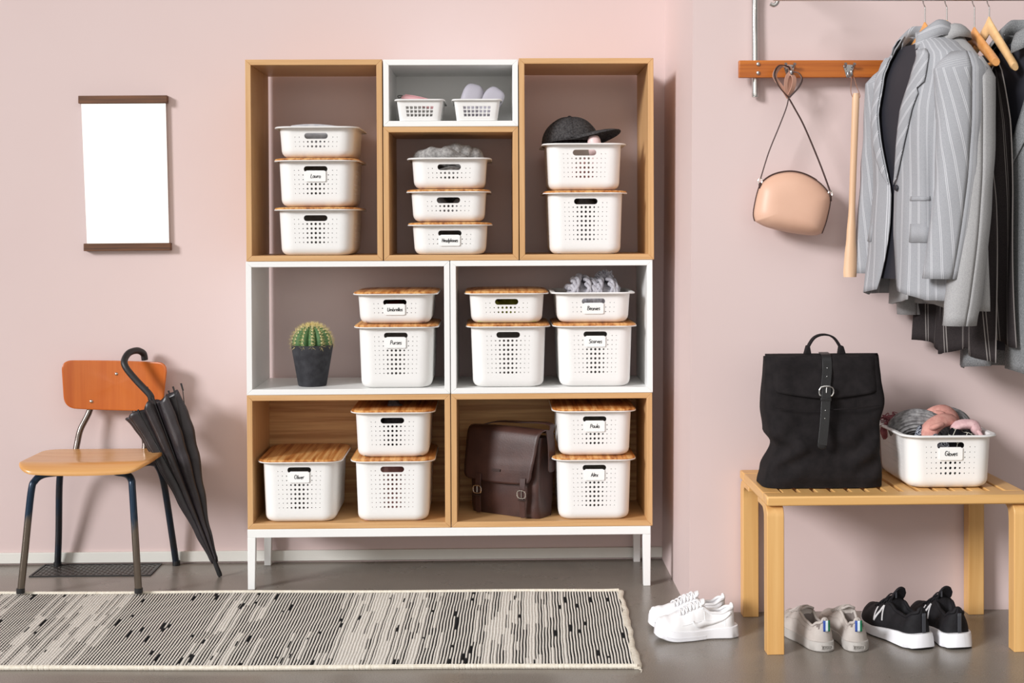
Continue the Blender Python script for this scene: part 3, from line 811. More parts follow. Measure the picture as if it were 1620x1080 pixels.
# knit hats in the Beanies basket
m_cable = plain('grey_cable_knit', srgb(192,190,196), 0.95, 0, 0.1, srgb(158,156,164), 90, 240, 0.7)
zb_ = ZB+hT+LIDT
bn = root('knit_hat', 'grey cable knit hat with a pompom in the open basket', 'hat', (0.470, 0.150, zb_))
def cable(path, r, twists, m, par, nm='cable'):
    pts = crom(path, 10); k_ = len(pts)
    mb_ = MB()
    for ph in (0, PI):
        sp = []
        for i, p in enumerate(pts):
            a = ph+twists*2*PI*i/(k_-1)
            sp.append(p+Vector((r*0.6*math.cos(a), r*0.25*math.sin(a), r*0.5*math.sin(a))))
        mb_.tube(sp, r*0.62, 8)
    return obj(nm, mb_, m, par, weld=False, angle=80)
mb = MB(); R = []
for i in range(25):
    u = -1+2*i/24
    R.append([(0.105*u, 0.11*math.cos(a)*(1-0.2*u*u), 0.010+(0.104+0.022*math.exp(-((u-0.45)/0.35)**2)+0.026*math.exp(-((u+0.45)/0.35)**2))*(1-abs(u)**4)**0.5*abs(math.sin(a))**0.6+0.003*math.sin(u*26)*math.sin(a)) for a in [PI*k/14 for k in range(15)]])
mb.loft(R, False); obj('knit_body', mb, m_cable, bn, angle=80)
for i, x in enumerate((-0.096,-0.080,-0.062,-0.044,-0.026,-0.008,0.010,0.028,0.046,0.064,0.082,0.096)):
    u = x/0.105; top = 0.010+(0.108+0.022*math.exp(-((u-0.45)/0.35)**2)+0.026*math.exp(-((u+0.45)/0.35)**2))*(1-abs(u)**4)**0.5
    lean = 0.016*math.sin(i*1.7)
    cable([(x+lean*1.2, -0.112, 0.045), (x+lean, -0.098, top*0.80), (x+lean*0.4, -0.062, top*1.0), (x, -0.01, top*1.03), (x, 0.05, top*0.98)], 0.0105, 3, m_cable, bn)
pm = MB(); rg = random.Random(11)
for k in range(420):
    d = Vector((rg.gauss(0,1), rg.gauss(0,1), abs(rg.gauss(0,1))+0.1)).normalized()
    q = d*0.030*rg.uniform(0.8, 1.15)
    s0 = Vector((0.040, -0.03, 0.134))
    pm.tube([s0+d*0.004, s0+q*0.7+Vector((rg.uniform(-.003,.003), rg.uniform(-.003,.003), 0)), s0+q+Vector((rg.uniform(-.006,.006), rg.uniform(-.006,.006), rg.uniform(-.004,.004)))], [0.0022,0.002,0.0012], 4, True)
o = obj('pompom', pm, m_cable, bn, weld=False); o['kind'] = 'stuff'

# small baskets with square holes
def little_basket(label, x):
    r = root('small_basket', label, 'basket', (x, 0.10, ZM+T+0.002), group='little baskets with square holes')
    h = 0.066; bx0, bx1, by0, by1 = 0.0655, 0.0745, 0.094, 0.104
    mb = MB(); verts = mb.v; faces = mb.f
    NF, NS, NRW = 7, 9, 3; P_ = 0.0119; HS_ = 0.0042
    zr = [0.0115+P_*i for i in range(NRW+1)]
    lev = [0.0]+[0.006]+zr+[h-0.004]
    def outl(z, gr=0):
        t = z/h; hx, hy = lerp(bx0,bx1,t)+gr, lerp(by0,by1,t)+gr; r_ = 0.012+gr; fx, fy = hx-r_, hy-r_
        fl = [-1]+[(-NF/2+i)*P_/(bx0-0.012) for i in range(NF+1)]+[1]
        fs = [-1]+[(-NS/2+i)*P_/(by0-0.012) for i in range(NS+1)]+[1]
        cor = lambda cx, cy, a0: [(cx+r_*math.cos(math.radians(a0+30*k)), cy+r_*math.sin(math.radians(a0+30*k))) for k in (1,2)]
        return [(fx*q,-hy) for q in fl]+cor(fx,-fy,-90)+[(hx,fy*q) for q in fs]+cor(fx,fy,0)+[(-fx*q,hy) for q in fl]+cor(-fx,fy,90)+[(-hx,-fy*q) for q in fs]+cor(-fx,-fy,180)
    n = len(outl(0))
    for z in lev: verts += [(a,b2,z) for a,b2 in outl(z)]
    for gr, dz in ((0.0005, 0), (0.004, 0.001), (0.0055, 0.0), (0.0055, -0.003)): verts += [(a,b2,h+dz) for a,b2 in outl(h, gr)]
    NL = len(lev)+4; skip = set()
    starts = [(0, NF), (NF+3+2, NS), (NF+3+2+NS+3+2, NF), (NF+3+2+NS+3+2+NF+3+2, NS)]
    for s0, nc in starts:
        for ri in range(NRW):
            lb = 2+ri; lt = lb+1
            for c in range(nc):
                a, b2 = s0+1+c, s0+2+c; skip.add((lb, a))
                q = [lb*n+a, lb*n+b2, lt*n+b2, lt*n+a]
                pts = [Vector(verts[i]) for i in q]; cen = sum(pts, Vector())/4
                k0 = len(verts)
                for p in pts: verts.append(tuple(cen+(p-cen)*0.70))
                for k in range(4): faces.append((q[k], q[(k+1)%4], k0+(k+1)%4, k0+k))
    for i in range(NL-1):
        for j in range(n):
            if (i,j) in skip: continue
            k = (j+1)%n; faces.append((i*n+j, i*n+k, (i+1)*n+k, (i+1)*n+j))
    faces.append(tuple(range(n-1,-1,-1)))
    obj('tub', mb, m_plastic, r, solid=0.0016, weld=False, angle=30)
    return r
little_basket('little white square-holed basket holding a pink pouch', -0.095)
little_basket('little white square-holed basket holding two grey cases', 0.0895)
zl = ZM+T+0.002
pp = root('pink_pouch', 'pink zipped pouch lying in the left little basket', 'pouch', (-0.095, 0.10, zl+0.006))
mb = MB().tube(crom([(-0.052,-0.04,0.066),(-0.045,-0.04,0.067),(0.0,-0.038,0.058),(0.045,-0.034,0.046),(0.052,-0.03,0.044)], 6), [0.006]+[0.0155]*23+[0.006], 16, True, 0.95)
obj('pouch_body', mb, m_pinkbag, pp, angle=70)
obj('zip', MB().tube(crom([(-0.050,-0.042,0.0835),(0.0,-0.04,0.0745),(0.04,-0.036,0.064)], 5), 0.0015, 6), m_pinkbag, pp)
obj('zip_pull', MB().tube(crom([(-0.052,-0.042,0.076),(-0.062,-0.044,0.075),(-0.070,-0.045,0.072),(-0.074,-0.045,0.078),(-0.066,-0.045,0.080),(-0.054,-0.043,0.078)], 4), 0.0013, 6), m_black, pp)
for (x, y, z, rx, ry, lb) in ((0.068, 0.075, 0.064, 14, 16, 'larger upright pale grey glasses case in the right little basket'), (0.125, 0.085, 0.058, 10, 38, 'slanting pale grey glasses case at the right of its basket')):
    g_ = root('glasses_case', lb, 'case', (x, y, zl+z))
    g_.rotation_euler = (math.radians(-rx), math.radians(ry), 0)
    def se(d): return (abs(d.x)**3.4+abs(d.y)**3.4+abs(d.z)**3.4)**(-1/3.4)
    lo = MB().ellipsoid((0,0,0), (0.034, 0.020, 0.064), 28, 20, se); lo.f = [f for f in lo.f]
    obj('shell', lo, m_silver, g_, angle=80)
    mbz = MB(); mbz.tube([(0.0345*math.cos(a)*se(Vector((math.cos(a),0,math.sin(a)))), 0.0, 0.0645*math.sin(a)*se(Vector((math.cos(a),0,math.sin(a))))) for a in [2*PI*k/40 for k in range(41)]], 0.0009, 5)
    obj('seam', mbz, m_silver, g_)

# ---------------------------------------------------------------- cactus
m_pot = plain('charcoal_concrete_pot', srgb(62,62,66), 0.85, 0, 0.3, srgb(48,48,52), 40, 160, 0.35)
m_soil = plain('dark_soil', srgb(40,32,26), 0.95, 0, 0.1, None, 8, 120, 0.8)
m_cact = plain('cactus_green', srgb(98,132,84), 0.6, 0, 0.3, srgb(66,102,62), 24, 200, 0.2)
m_spine = plain('straw_spines', srgb(226,206,140), 0.6, 0, 0.2)
m_areole = plain('pale_areoles', srgb(214,206,170), 0.9)
PX, PY = -0.459, 0.105
pt = root('potted_cactus', 'round spiny cactus in a charcoal pot, left half of the white shelf', 'plant', (PX, PY, Z1+T+0.001))
obj('pot', MB().revolve([(0.0001,0.0),(0.044,0.0),(0.0465,0.002),(0.0690,0.133),(0.0690,0.1355),(0.0655,0.1355),(0.0640,0.122),(0.0001,0.120)], 48), m_pot, pt, angle=50)
obj('soil', MB().revolve([(0.0644,0.1205),(0.05,0.124),(0.0001,0.125)], 32), m_soil, pt)
NRIB = 13; cb = MB(); R = []; CZc, CR = 0.142, 0.0655
def cact(th, ph):
    s_ = math.cos(th); rib = abs(math.cos(NRIB*ph/2))**0.75
    rr_ = CR*(0.80+0.20*rib)
    if th > 1.2: rr_ = lerp(rr_, CR*0.86, (th-1.2)/0.37)
    return (rr_*s_*math.cos(ph), rr_*s_*math.sin(ph), CZc+0.058*math.sin(th)-0.006*max(0, (th-1.1)))
for i in range(24):
    th = lerp(-0.45, PI/2-0.001, i/23)
    R.append([cact(th, 2*PI*k/(NRIB*10)) for k in range(NRIB*10)])
cb.loft(R, True); obj('cactus_body', cb, m_cact, pt, angle=80)
sp = MB(); arl = MB(); rg = random.Random(5)
for k in range(NRIB):
    ph = 2*PI*k/NRIB
    for i in range(9):
        th = lerp(-0.15, 1.42, i/8)
        p = Vector(cact(th, ph)); nrm = Vector((math.cos(th)*math.cos(ph), math.cos(th)*math.sin(ph), math.sin(th)))
        tg = Vector((-math.sin(ph), math.cos(ph), 0)); bt = nrm.cross(tg)
        arl.ellipsoid(tuple(p), (0.0028,0.0028,0.0028), 6, 4)
        for q in range(8 if i < 6 else 11):
            a = 2*PI*q/8+rg.random(); sl = rg.uniform(0.5, 1.1)
            d = (nrm*rg.uniform(0.45, 1.0)+(tg*math.cos(a)+bt*math.sin(a))*sl).normalized()
            ln = rg.uniform(0.010, 0.019)
            sp.tube([p, p+d*ln], [0.00055, 0.00012], 3, False)
o = obj('spines', sp, m_spine, pt, weld=False); o['kind'] = 'stuff'
o = obj('areoles', arl, m_areole, pt); o['kind'] = 'stuff'

# ---------------------------------------------------------------- brown satchel
m_leather = plain('brown_leather', srgb(72,46,40), 0.42, 0, 0.5, srgb(58,36,32), 14, 220, 0.12)
m_leather_d = plain('dark_brown_leather_edge', srgb(48,30,26), 0.5)
m_brass = plain('nickel_fitting', (0.7,0.66,0.6,1), 0.25, 1)
SX, SY, SZ = 0.283, 0.024, Z0+T+0.0012
st_ = root('leather_satchel', 'dark brown leather satchel leaning in the bottom right oak box', 'bag', (SX, SY, SZ))
U_ = Vector((-0.83, 0.558, 0)).normalized(); V_ = Vector((0.52, 0.854, 0)).normalized(); V_ = Vector((0.558, 0.83, 0)).normalized()
SL, SD, SH = 0.270, 0.098, 0.262
def sp_(u, v_, z): return U_*u+V_*v_+Vector((0,0,z))
mb = MB(); R = []
for i in range(21):
    t = i/20; z = SH*t
    lean = 0.016*t*t
    bl = 0.016*math.sin(PI*t)**0.8
    hgt = []
    sec = []
    dd = SD*(1-0.30*t*t)
    for k in range(64):
        # superellipse section in (u,v)
        a = 2*PI*k/64
        c_, s_ = math.cos(a), math.sin(a); e = 2/7
        uu = SL/2+(SL/2+0.004*math.sin(PI*t))*math.copysign(abs(c_)**e, c_)
        vv = dd/2+(dd/2+bl*0.5)*math.copysign(abs(s_)**e, s_)+lean
        wr = 0.0025*math.sin(uu*60+t*5)*math.sin(PI*t)+0.002*math.sin(t*16+uu*22)*(1-t)
        if uu < 0.02 and abs(vv-dd/2-lean) < dd*0.45: uu += 0.014*math.sin(PI*t)*math.cos((vv-lean)/dd*PI-PI/2)
        sag = 0
        sec.append(sp_(uu, vv-wr*(1 if s_ < 0 else 0), max(0.0, z-0.010*(1-t)*(math.cos(uu*9)-1)*0)))
    R.append(sec)
mb.loft(R, True, True, True); obj('bag_body', mb, m_leather, st_, angle=60)
def flap_pt(u, t):
    # t 0 at the back edge, over the top, down the front to 1
    path = [(0.075, SH+0.004), (0.03, SH+0.022), (-0.006, SH+0.012), (-0.018, SH*0.80), (-0.024, SH*0.62), (-0.024, SH*0.44)]
    q = t*(len(path)-1); i = min(int(q), len(path)-2); f = q-i
    P = crom([(a, b_, 0) for a, b_ in path], 10); p = P[min(int(t*50), 50)]
    return sp_(u, p.x+0.012*(1-t), p.y)
mb = MB(); R = []
for j in range(31):
    t = j/30; row = []
    # the right (near) edge of the flap curves away towards the bottom
    ur = lerp(-0.012, 0.016, max(0, (t-0.3)/0.7)); ul = SL+0.006
    corner = max(0, (t-0.9)/0.1)
    for i in range(25):
        q = i/24
        u = lerp(ur+0.018*(1-math.sqrt(1-corner**2)), ul-0.018*(1-math.sqrt(1-corner**2)), q)
        p = flap_pt(u, t)+Vector((0,0,0.006*math.sin(q*PI)*(-1 if t > 0.6 else 0.6)))
        row.append(p)
    R.append(row)
mb.loft(R, False); obj('flap', mb, m_leather, st_, solid=0.0035, offset=1, angle=60)
def strap_strip(name, P, wv, th, m, par, n=6):
    pts = crom(P, n); mb_ = MB(); R_ = []
    for i, p in enumerate(pts):
        tt = (pts[min(i+1,len(pts)-1)]-pts[max(i-1,0)]).normalized(); w_ = Vector(wv).normalized(); nn = tt.cross(w_).normalized()
        hw = Vector(wv).length/2
        if i == len(pts)-1: hw *= 0.55
        R_.append([p-w_*hw-nn*th/2, p+w_*hw-nn*th/2, p+w_*hw+nn*th/2, p-w_*hw+nn*th/2])
    mb_.loft(R_, True, True, True); return obj(name, mb_, m, par, bevel=th*0.3)
for u in (0.040, 0.215):
    strap_strip('buckle_strap', [sp_(u,-0.030,0.135), sp_(u,-0.034,0.10), sp_(u+0.002,-0.032,0.06), sp_(u+0.004,-0.026,0.004)], U_*0.021, 0.0032, m_leather, st_)
    bk = MB(); c0 = sp_(u, -0.040, 0.083)
    q = [c0-U_*0.013+Vector((0,0,-0.010)), c0+U_*0.013+Vector((0,0,-0.010)), c0+U_*0.013+Vector((0,0,0.011)), c0-U_*0.013+Vector((0,0,0.011))]
    bk.tube(crom(q, 3, True)+[q[0]], 0.0022, 6); bk.tube([c0+Vector((0,0,0.011)), c0+Vector((0,0,-0.009))], 0.0014, 5)
    obj('buckle', bk, m_brass, st_)
    obj('keeper', MB().tube([sp_(u-0.013,-0.037,0.064), sp_(u+0.013,-0.037,0.064)], 0.0045, 8, True, 0.6), m_leather_d, st_)
lb = MB().prism([(0.130,0.148),(0.162,0.148),(0.162,0.156),(0.130,0.156)], lambda a, b_, d: sp_(a, -0.0285-d, b_), 0.0, 0.0012)
obj('maker_patch', lb, m_leather_d, st_)
strap_strip('strap_tab', [sp_(-0.010,0.052,0.285), sp_(-0.020,0.048,0.25), sp_(-0.024,0.046,0.20), sp_(-0.023,0.046,0.150)], V_*0.040, 0.004, m_leather, st_)
obj('rivet', MB().ellipsoid(tuple(sp_(-0.0275,0.046,0.20)), (0.004,0.004,0.004), 10, 6), m_brass, st_)
strap_strip('shoulder_strap', [sp_(-0.012,0.058,0.275), sp_(0.0,0.085,0.297), sp_(0.05,0.10,0.30), sp_(0.13,0.10,0.296), sp_(0.22,0.10,0.292), sp_(0.268,0.07,0.28)], V_*0.030, 0.004, m_leather, st_)
# ---------------------------------------------------------------- hat rack on the right wall
m_pine = wood('orange_pine', srgb(196,112,36), srgb(160,80,22), 'x', 0.4, 0.9, srgb(128,60,18))
m_tubeS = plain('brushed_steel_tube', (0.68,0.67,0.65,1), 0.25, 1)
m_zinc = plain('cast_zinc', (0.42,0.42,0.42,1), 0.35, 1)
rk = root('coat_rack', 'orange pine coat rail with steel tubes and hooks on the right wall', 'coat rack', (0.93, -0.34, 1.6))
RKL = (0.93, -0.34, 1.6)
def rpart(name, mb, m, p=rk, **k): return obj(name, shift(mb, RKL), m, p, **k)
rpart('rail', MB().box(0.874, 2.4, -0.366, -0.346, 1.609, 1.660), m_pine, bevel=0.002)
for x in (0.927, 2.10):
    rpart('bracket_tube', MB().tube(crom([(x,-0.334,1.556),(x,-0.334,1.70),(x,-0.334,1.86),(x,-0.36,1.93),(x,-0.44,1.95),(x,-0.62,1.95)], 8), 0.0098, 16), m_tubeS)
    rpart('tube_cap', MB().revolve([(0.0001,-0.001),(0.0095,0.0),(0.0104,0.003),(0.0104,0.014)], 16, (x,-0.334,1.5535)), m_tubeS)
    for z in (1.6225, 1.6485):
        mb = MB().ellipsoid((x+0.003,-0.367,z), (0.0062,0.0045,0.0062), 14, 8); rpart('bolt', mb, m_tubeS)
rpart('hanging_bar', MB().tube([(0.928,-0.60,1.8095),(2.4,-0.60,1.8095)], 0.012, 16), m_tubeS)
for x in (0.934, 2.10):
    rpart('bar_arm', MB().tube(crom([(x,-0.60,1.8095),(x,-0.60,1.88),(x,-0.60,1.95)], 6), 0.007, 10), m_tubeS)
rpart('bracket_curl', MB().tube(crom([(0.934,-0.60,1.87),(0.944,-0.55,1.855),(0.960,-0.50,1.832),(0.961,-0.50,1.812),(0.951,-0.50,1.802),(0.940,-0.50,1.806)], 6), 0.0062, 10), m_tubeS)
for x in (1.022, 1.200, 1.378, 1.556):
    k = MB()
    k.prism([(-0.013,0.012),(-0.0165,0.010),(-0.006,-0.026),(0.006,-0.026),(0.0165,0.010),(0.013,0.012)], lambda a, b_, d: (x+a, -0.3662-d, 1.634+b_), 0.0, 0.004)
    for s_ in (-1, 1):
        k.tube(crom([(x+s_*0.010,-0.369,1.640),(x+s_*0.012,-0.380,1.641),(x+s_*0.0135,-0.388,1.647)], 4), [0.0035]*8+[0.0048], 8)
    k.tube(crom([(x,-0.369,1.622),(x,-0.378,1.612),(x,-0.390,1.610),(x,-0.398,1.617),(x,-0.399,1.626)], 5), [0.0048]*19+[0.0042,0.0048], 8)
    hk = rpart('hook', k, m_zinc, weld=False)
    for sx_ in (-1, 1): rpart('hook_screw', MB().ellipsoid((x+sx_*0.008,-0.3708,1.634), (0.003,0.0018,0.003), 8, 6), m_chrome, hk)
    if x == 1.022: H0 = hk

# ---------------------------------------------------------------- blush half-moon bag
m_nude = plain('nude_leather', srgb(220,178,154), 0.42, 0, 0.4, srgb(212,168,144), 5, 260, 0.05)
m_edge = plain('dark_leather_edge', srgb(62,36,30), 0.5)
m_strap = plain('nude_strap_leather', srgb(196,150,130), 0.5)
BG = (1.015, -0.395, 1.145)
bg_ = root('handbag', 'nude leather half-moon shoulder bag hanging from the rail', 'bag', BG)
def hpart(name, mb, m, p=bg_, **k): return obj(name, shift(mb, BG), m, p, **k)
OUT = crom([(0.914,1.182,0),(0.910,1.208,0),(0.922,1.268,0),(0.936,1.296,0),(0.970,1.319,0),(1.017,1.328,0),(1.062,1.320,0),(1.105,1.296,0),(1.135,1.262,0),(1.138,1.235,0),(1.126,1.180,0),(1.113,1.145,0)], 6)
BOT = crom([(1.113,1.145,0),(1.085,1.139,0),(1.02,1.147,0),(0.95,1.164,0),(0.914,1.182,0)], 5)[1:-1]
LOOP = OUT+BOT
cxb, czb = 1.022, 1.222
mb = MB(); NB = 14
def bag_ring(t, sgn):
    row = []
    for i, p in enumerate(LOOP):
        x, z = lerp(cxb, p.x, t), lerp(czb, p.y, t)
        d = 0.046*(1-t**4.2)**0.75
        hgt = (z-1.14)/0.19
        d *= lerp(1.05, 0.72, min(1, max(0, hgt)))
        row.append((x, -0.395+sgn*d, z))
    return row
for sgn in (-1, 1):
    mb.loft([bag_ring(max(0.001, i/NB), sgn) for i in range(NB+1)], True, True)
hpart('bag_body', mb, m_nude, angle=70)
pts = [(p.x, -0.395, p.y) for p in OUT]
hpart('piping', MB().tube(pts, 0.0021, 7), m_edge)
hpart('zip', MB().tube([(p.x, -0.3945, p.y+0.0015) for p in OUT[18:42]], 0.0024, 6), m_edge)
for x, z in ((0.930, 1.300), (1.138, 1.262)):
    a = [(x+0.006*math.cos(q), -0.397, z+0.009*math.sin(q)) for q in [2*PI*k/14 for k in range(15)]]
    hpart('ring', MB().tube(a, 0.0016, 6), m_brass)
    hpart('strap_keeper', MB().box(x-0.004, x+0.004, -0.401, -0.390, z-0.022, z-0.004), m_edge, bevel=0.001)
def band(P, wv, th, nn=6):
    pts = crom(P, nn); mb_ = MB(); R_ = []
    w_ = Vector(wv)
    for i, p in enumerate(pts):
        tt = (pts[min(i+1,len(pts)-1)]-pts[max(i-1,0)]).normalized()
        ww = (w_-tt*w_.dot(tt)); ww = ww.normalized()*w_.length/2; n_ = tt.cross(ww).normalized()*th/2
        R_.append([p-ww-n_, p+ww-n_, p+ww+n_, p-ww+n_])
    mb_.loft(R_, True, True, True); return mb_
K0 = (1.013,-0.405,1.545)
hpart('strap', band([(0.931,-0.398,1.308),(0.955,-0.400,1.385),(0.985,-0.403,1.460),(1.006,-0.405,1.515),K0], (0.003,0.008,0), 0.0024), m_edge)
hpart('strap', band([(1.137,-0.398,1.270),(1.105,-0.400,1.355),(1.060,-0.403,1.460),(1.030,-0.405,1.515),(1.014,-0.405,1.543)], (0.005,0.008,0), 0.0024), m_edge)
for P, wv, m_ in (
    ([K0,(0.995,-0.408,1.572),(0.972,-0.404,1.608),(0.986,-0.400,1.634),(1.010,-0.398,1.636),(1.022,-0.393,1.628),(1.020,-0.396,1.600),(1.011,-0.404,1.57),K0], (0.013,0.006,0), m_strap),
    ([(1.012,-0.41,1.546),(0.985,-0.412,1.576),(0.970,-0.409,1.612),(0.984,-0.404,1.638),(1.012,-0.398,1.6385),(1.022,-0.390,1.630)], (0.006,0.012,0), m_edge),
    ([(1.014,-0.41,1.546),(1.040,-0.412,1.574),(1.052,-0.408,1.600),(1.042,-0.402,1.619),(1.022,-0.393,1.622)], (0.006,0.012,0), m_edge),
    ([(1.014,-0.403,1.548),(1.026,-0.406,1.575),(1.030,-0.402,1.602),(1.022,-0.394,1.618)], (0.013,0.006,0), m_strap),
    ([(1.012,-0.403,1.548),(1.004,-0.408,1.575),(1.008,-0.404,1.605),(1.020,-0.394,1.620)], (0.010,0.004,0), m_strap)):
    hpart('strap_loop', band(P, wv, 0.0022, 8), m_)

# ---------------------------------------------------------------- shoehorn
m_beech = wood('pale_beech', srgb(226,190,156), srgb(210,170,134), 'z', 0.45, 0.6)
SHL = (1.203, -0.405, 1.015)
sh_ = root('shoehorn', 'long pale wooden shoehorn hanging on a cord from the rail', 'shoehorn', SHL)
mb = MB(); R = []
for i in range(40):
    t = i/39; z = lerp(1.558, 1.016, t)
    cx_ = lerp(1.2125, 1.193, t)
    wd = interp([(0,0.0085),(0.03,0.0108),(0.45,0.0098),(0.62,0.0098),(0.78,0.0142),(0.9,0.0185),(0.97,0.0203),(1.0,0.0190)], t)
    th = interp([(0,0.007),(0.03,0.0095),(0.55,0.0085),(0.8,0.0048),(1.0,0.0028)], t)
    cup = 0.010*max(0, (t-0.55)/0.45)
    row = []
    for k in range(20):
        a = 2*PI*k/20; x = wd*math.cos(a)
        row.append((cx_+x, -0.405+th*math.sin(a)-cup*(1-(x/wd)**2)-0.012*max(0, t-0.6), z))
    R.append(row)
mb.loft(R, True, True, True); obj('blade', shift(mb, SHL), m_beech, sh_, angle=60)
m_cord = plain('thin_leather_cord', srgb(150,104,80), 0.7)
obj('cord', shift(MB().tube(crom([(1.203,-0.405,1.545),(1.197,-0.405,1.565),(1.2005,-0.400,1.600),(1.199,-0.389,1.6145),(1.203,-0.388,1.6165),(1.2085,-0.391,1.611),(1.215,-0.402,1.58),(1.2225,-0.408,1.555),(1.222,-0.410,1.545),(1.216,-0.41,1.541)], 6), 0.0011, 6), SHL), m_cord, sh_)

# ---------------------------------------------------------------- bench
m_birch = wood('honey_birch', srgb(226,180,116), srgb(212,160,94), 'x', 0.4, 0.5)
m_birch_z = wood('honey_birch_upright', srgb(226,180,116), srgb(212,160,94), 'z', 0.4, 0.5)
m_birch_y = wood('honey_birch_slat', srgb(226,180,116), srgb(212,160,94), 'y', 0.4, 0.5)
BX0, BX1, BY0, BY1, BT = 0.881, 1.608, -0.737, -0.322, BENCH_Z
BN = (1.244, -0.53, 0)
bn_ = root('bench', 'honey birch bench with a slatted seat and four bent legs', 'bench', BN)
def npart(name, mb, m, p=bn_, **k): return obj(name, shift(mb, BN), m, p, **k)
npart('front_rail', MB().box(BX0, BX1, BY0, BY0+0.062, BT-0.026, BT), m_birch, bevel=0.004)
npart('rear_rail', MB().box(BX0, BX1, BY1-0.062, BY1, BT-0.026, BT), m_birch, bevel=0.004)
npart('end_rail', MB().box(BX0+0.0005, BX0+0.052, BY0+0.0625, BY1-0.0625, BT-0.026, BT), m_birch_y, bevel=0.003)
npart('end_rail', MB().box(BX1-0.052, BX1-0.0005, BY0+0.0625, BY1-0.0625, BT-0.026, BT), m_birch_y, bevel=0.003)
ns = 13; span = (BX1-BX0-0.104); pit_ = span/ns
for i in range(ns):
    xc = BX0+0.052+pit_*(i+0.5)
    npart('slat', MB().box(xc-0.0180, xc+0.0180, BY0+0.0625, BY1-0.0625, BT-0.024, BT-0.0015), m_birch_y, bevel=0.002)
for x, sg in ((BX0+0.001, 1), (BX1-0.001, -1)):
    for y0, y1 in ((BY0+0.006, BY0+0.052), (BY1-0.052, BY1-0.006)):
        # bent leg: a flat strip rising and turning in under the end rail
        front = y0 < -0.5; th, zt = 0.044, BT-0.0262
        pts_o = [(0,0.0),(0,zt-0.030)]+[(0.030-0.030*math.cos(a), zt-0.030+0.030*math.sin(a)) for a in [math.radians(18*k) for k in range(1,6)]]+[(0.135,zt)]
        pts_i = [(th,0.0),(th,zt-0.052)]+[(th+0.028-0.028*math.cos(a), zt-0.042+0.028*math.sin(a)) for a in [math.radians(22.5*k) for k in range(1,5)]]+[(0.135,zt-0.014)]
        poly = pts_i+pts_o[::-1]
        yb, dr = (BY0+0.004, 1) if front else (BY1-0.004, -1)
        x0_, x1_ = (x, x+0.047) if sg > 0 else (x-0.047, x)
        npart('leg', MB().prism([(yb+dr*a, z) for a, z in poly], lambda a, b_, d: (d, a, b_), x0_, x1_), m_birch_z, bevel=0.002)

# ---------------------------------------------------------------- black backpack
m_canvas = plain('black_canvas', srgb(34,30,31), 0.9, 0, 0.2, srgb(26,23,24), 40, 420, 0.25)
m_bleather = plain('black_leather', srgb(26,25,26), 0.4, 0, 0.5, None, 8, 260, 0.15)
BP = (1.065, -0.56, BENCH_Z)
bp = root('backpack', 'black canvas roll-top backpack with a leather strap on the bench', 'backpack', BP)
def bpart(name, mb, m, p=bp, **k): return obj(name, shift(mb, BP), m, p, **k)
PXL = [(0,0.895),(0.04,0.905),(0.112,0.936),(0.15,0.913),(0.22,0.903),(0.362,0.910)]
PXR = [(0,1.237),(0.08,1.230),(0.17,1.231),(0.24,1.246),(0.30,1.240),(0.362,1.235)]
PD = [(0.0,0.078),(0.03,0.088),(0.12,0.082),(0.24,0.062),(0.33,0.038),(0.362,0.026)]
mb = MB(); R = []
NZ = 44
for i in range(NZ+1):
    h = 0.362*i/NZ; xl, xr = interp(PXL, h), interp(PXR, h); hw, cx_, dp = (xr-xl)/2, (xr+xl)/2, interp(PD, h)
    row = []
    for k in range(96):
        a = 2*PI*k/96; c_, s_ = math.cos(a), math.sin(a); e = 0.36
        ux, uy = math.copysign(abs(c_)**e, c_), math.copysign(abs(s_)**e, s_)
        x = cx_+hw*ux; y = -0.55+dp*uy
        # slump and creases in the lower half
        cr = math.exp(-((h-0.10)/0.08)**2)
        y -= (uy < 0)*(0.010*math.sin(ux*5+h*40)*cr+0.007*math.sin(-ux*9+h*70+1)*cr)
        y += 0.004*math.sin(ux*7+h*18)*math.sin(PI*h/0.362)
        z = BENCH_Z+0.0015+h+(0.008*(1-uy)/2 if h < 0.01 else 0)*0
        if h > 0.34: z += 0.0
        row.append((x, y, z))
    R.append(row)
mb.loft(R, True, True, True); bpart('pack_body', mb, m_canvas, angle=70)
# rolled flap over the front
mb = MB(); R = []
for j in range(17):
    t = j/16; row = []
    for i in range(31):
        q = -1+2*i/30
        zz = lerp(0.3655, 0.258+0.010*abs(q)-0.012*(1-q*q), t)
        hw = lerp(0.161, 0.1665, t); cx_ = 1.074
        dp = interp(PD, zz)+0.008+0.003*math.sin(q*6+t*2)
        edge = 1-abs(q)**10
        y = -0.55-dp*max(0.2, edge)
        if t == 0: y = -0.55
        row.append((cx_+hw*q, y, BENCH_Z+0.004+zz))
    R.append(row)
mb.loft(R, False); bpart('roll_top_flap', mb, m_canvas, solid=0.004, offset=0, angle=60)
bpart('pocket_seam', MB().tube(crom([(0.925,-0.632,BENCH_Z+0.228),(1.0,-0.6365,BENCH_Z+0.222),(1.08,-0.637,BENCH_Z+0.222),(1.16,-0.634,BENCH_Z+0.226),(1.225,-0.62,BENCH_Z+0.232)], 6), 0.0016, 5), m_canvas)
m_ = m_bleather
def fstrip(name, P, wv, th, m, par=bp): return bpart(name, band(P, wv, th, 6), m, par, bevel=0.0008)
fstrip('leather_strap', [(1.081,-0.545,BENCH_Z+0.3735),(1.080,-0.586,BENCH_Z+0.366),(1.078,-0.604,BENCH_Z+0.33),(1.068,-0.624,BENCH_Z+0.277)], (0.027,0,0), 0.003, m_)
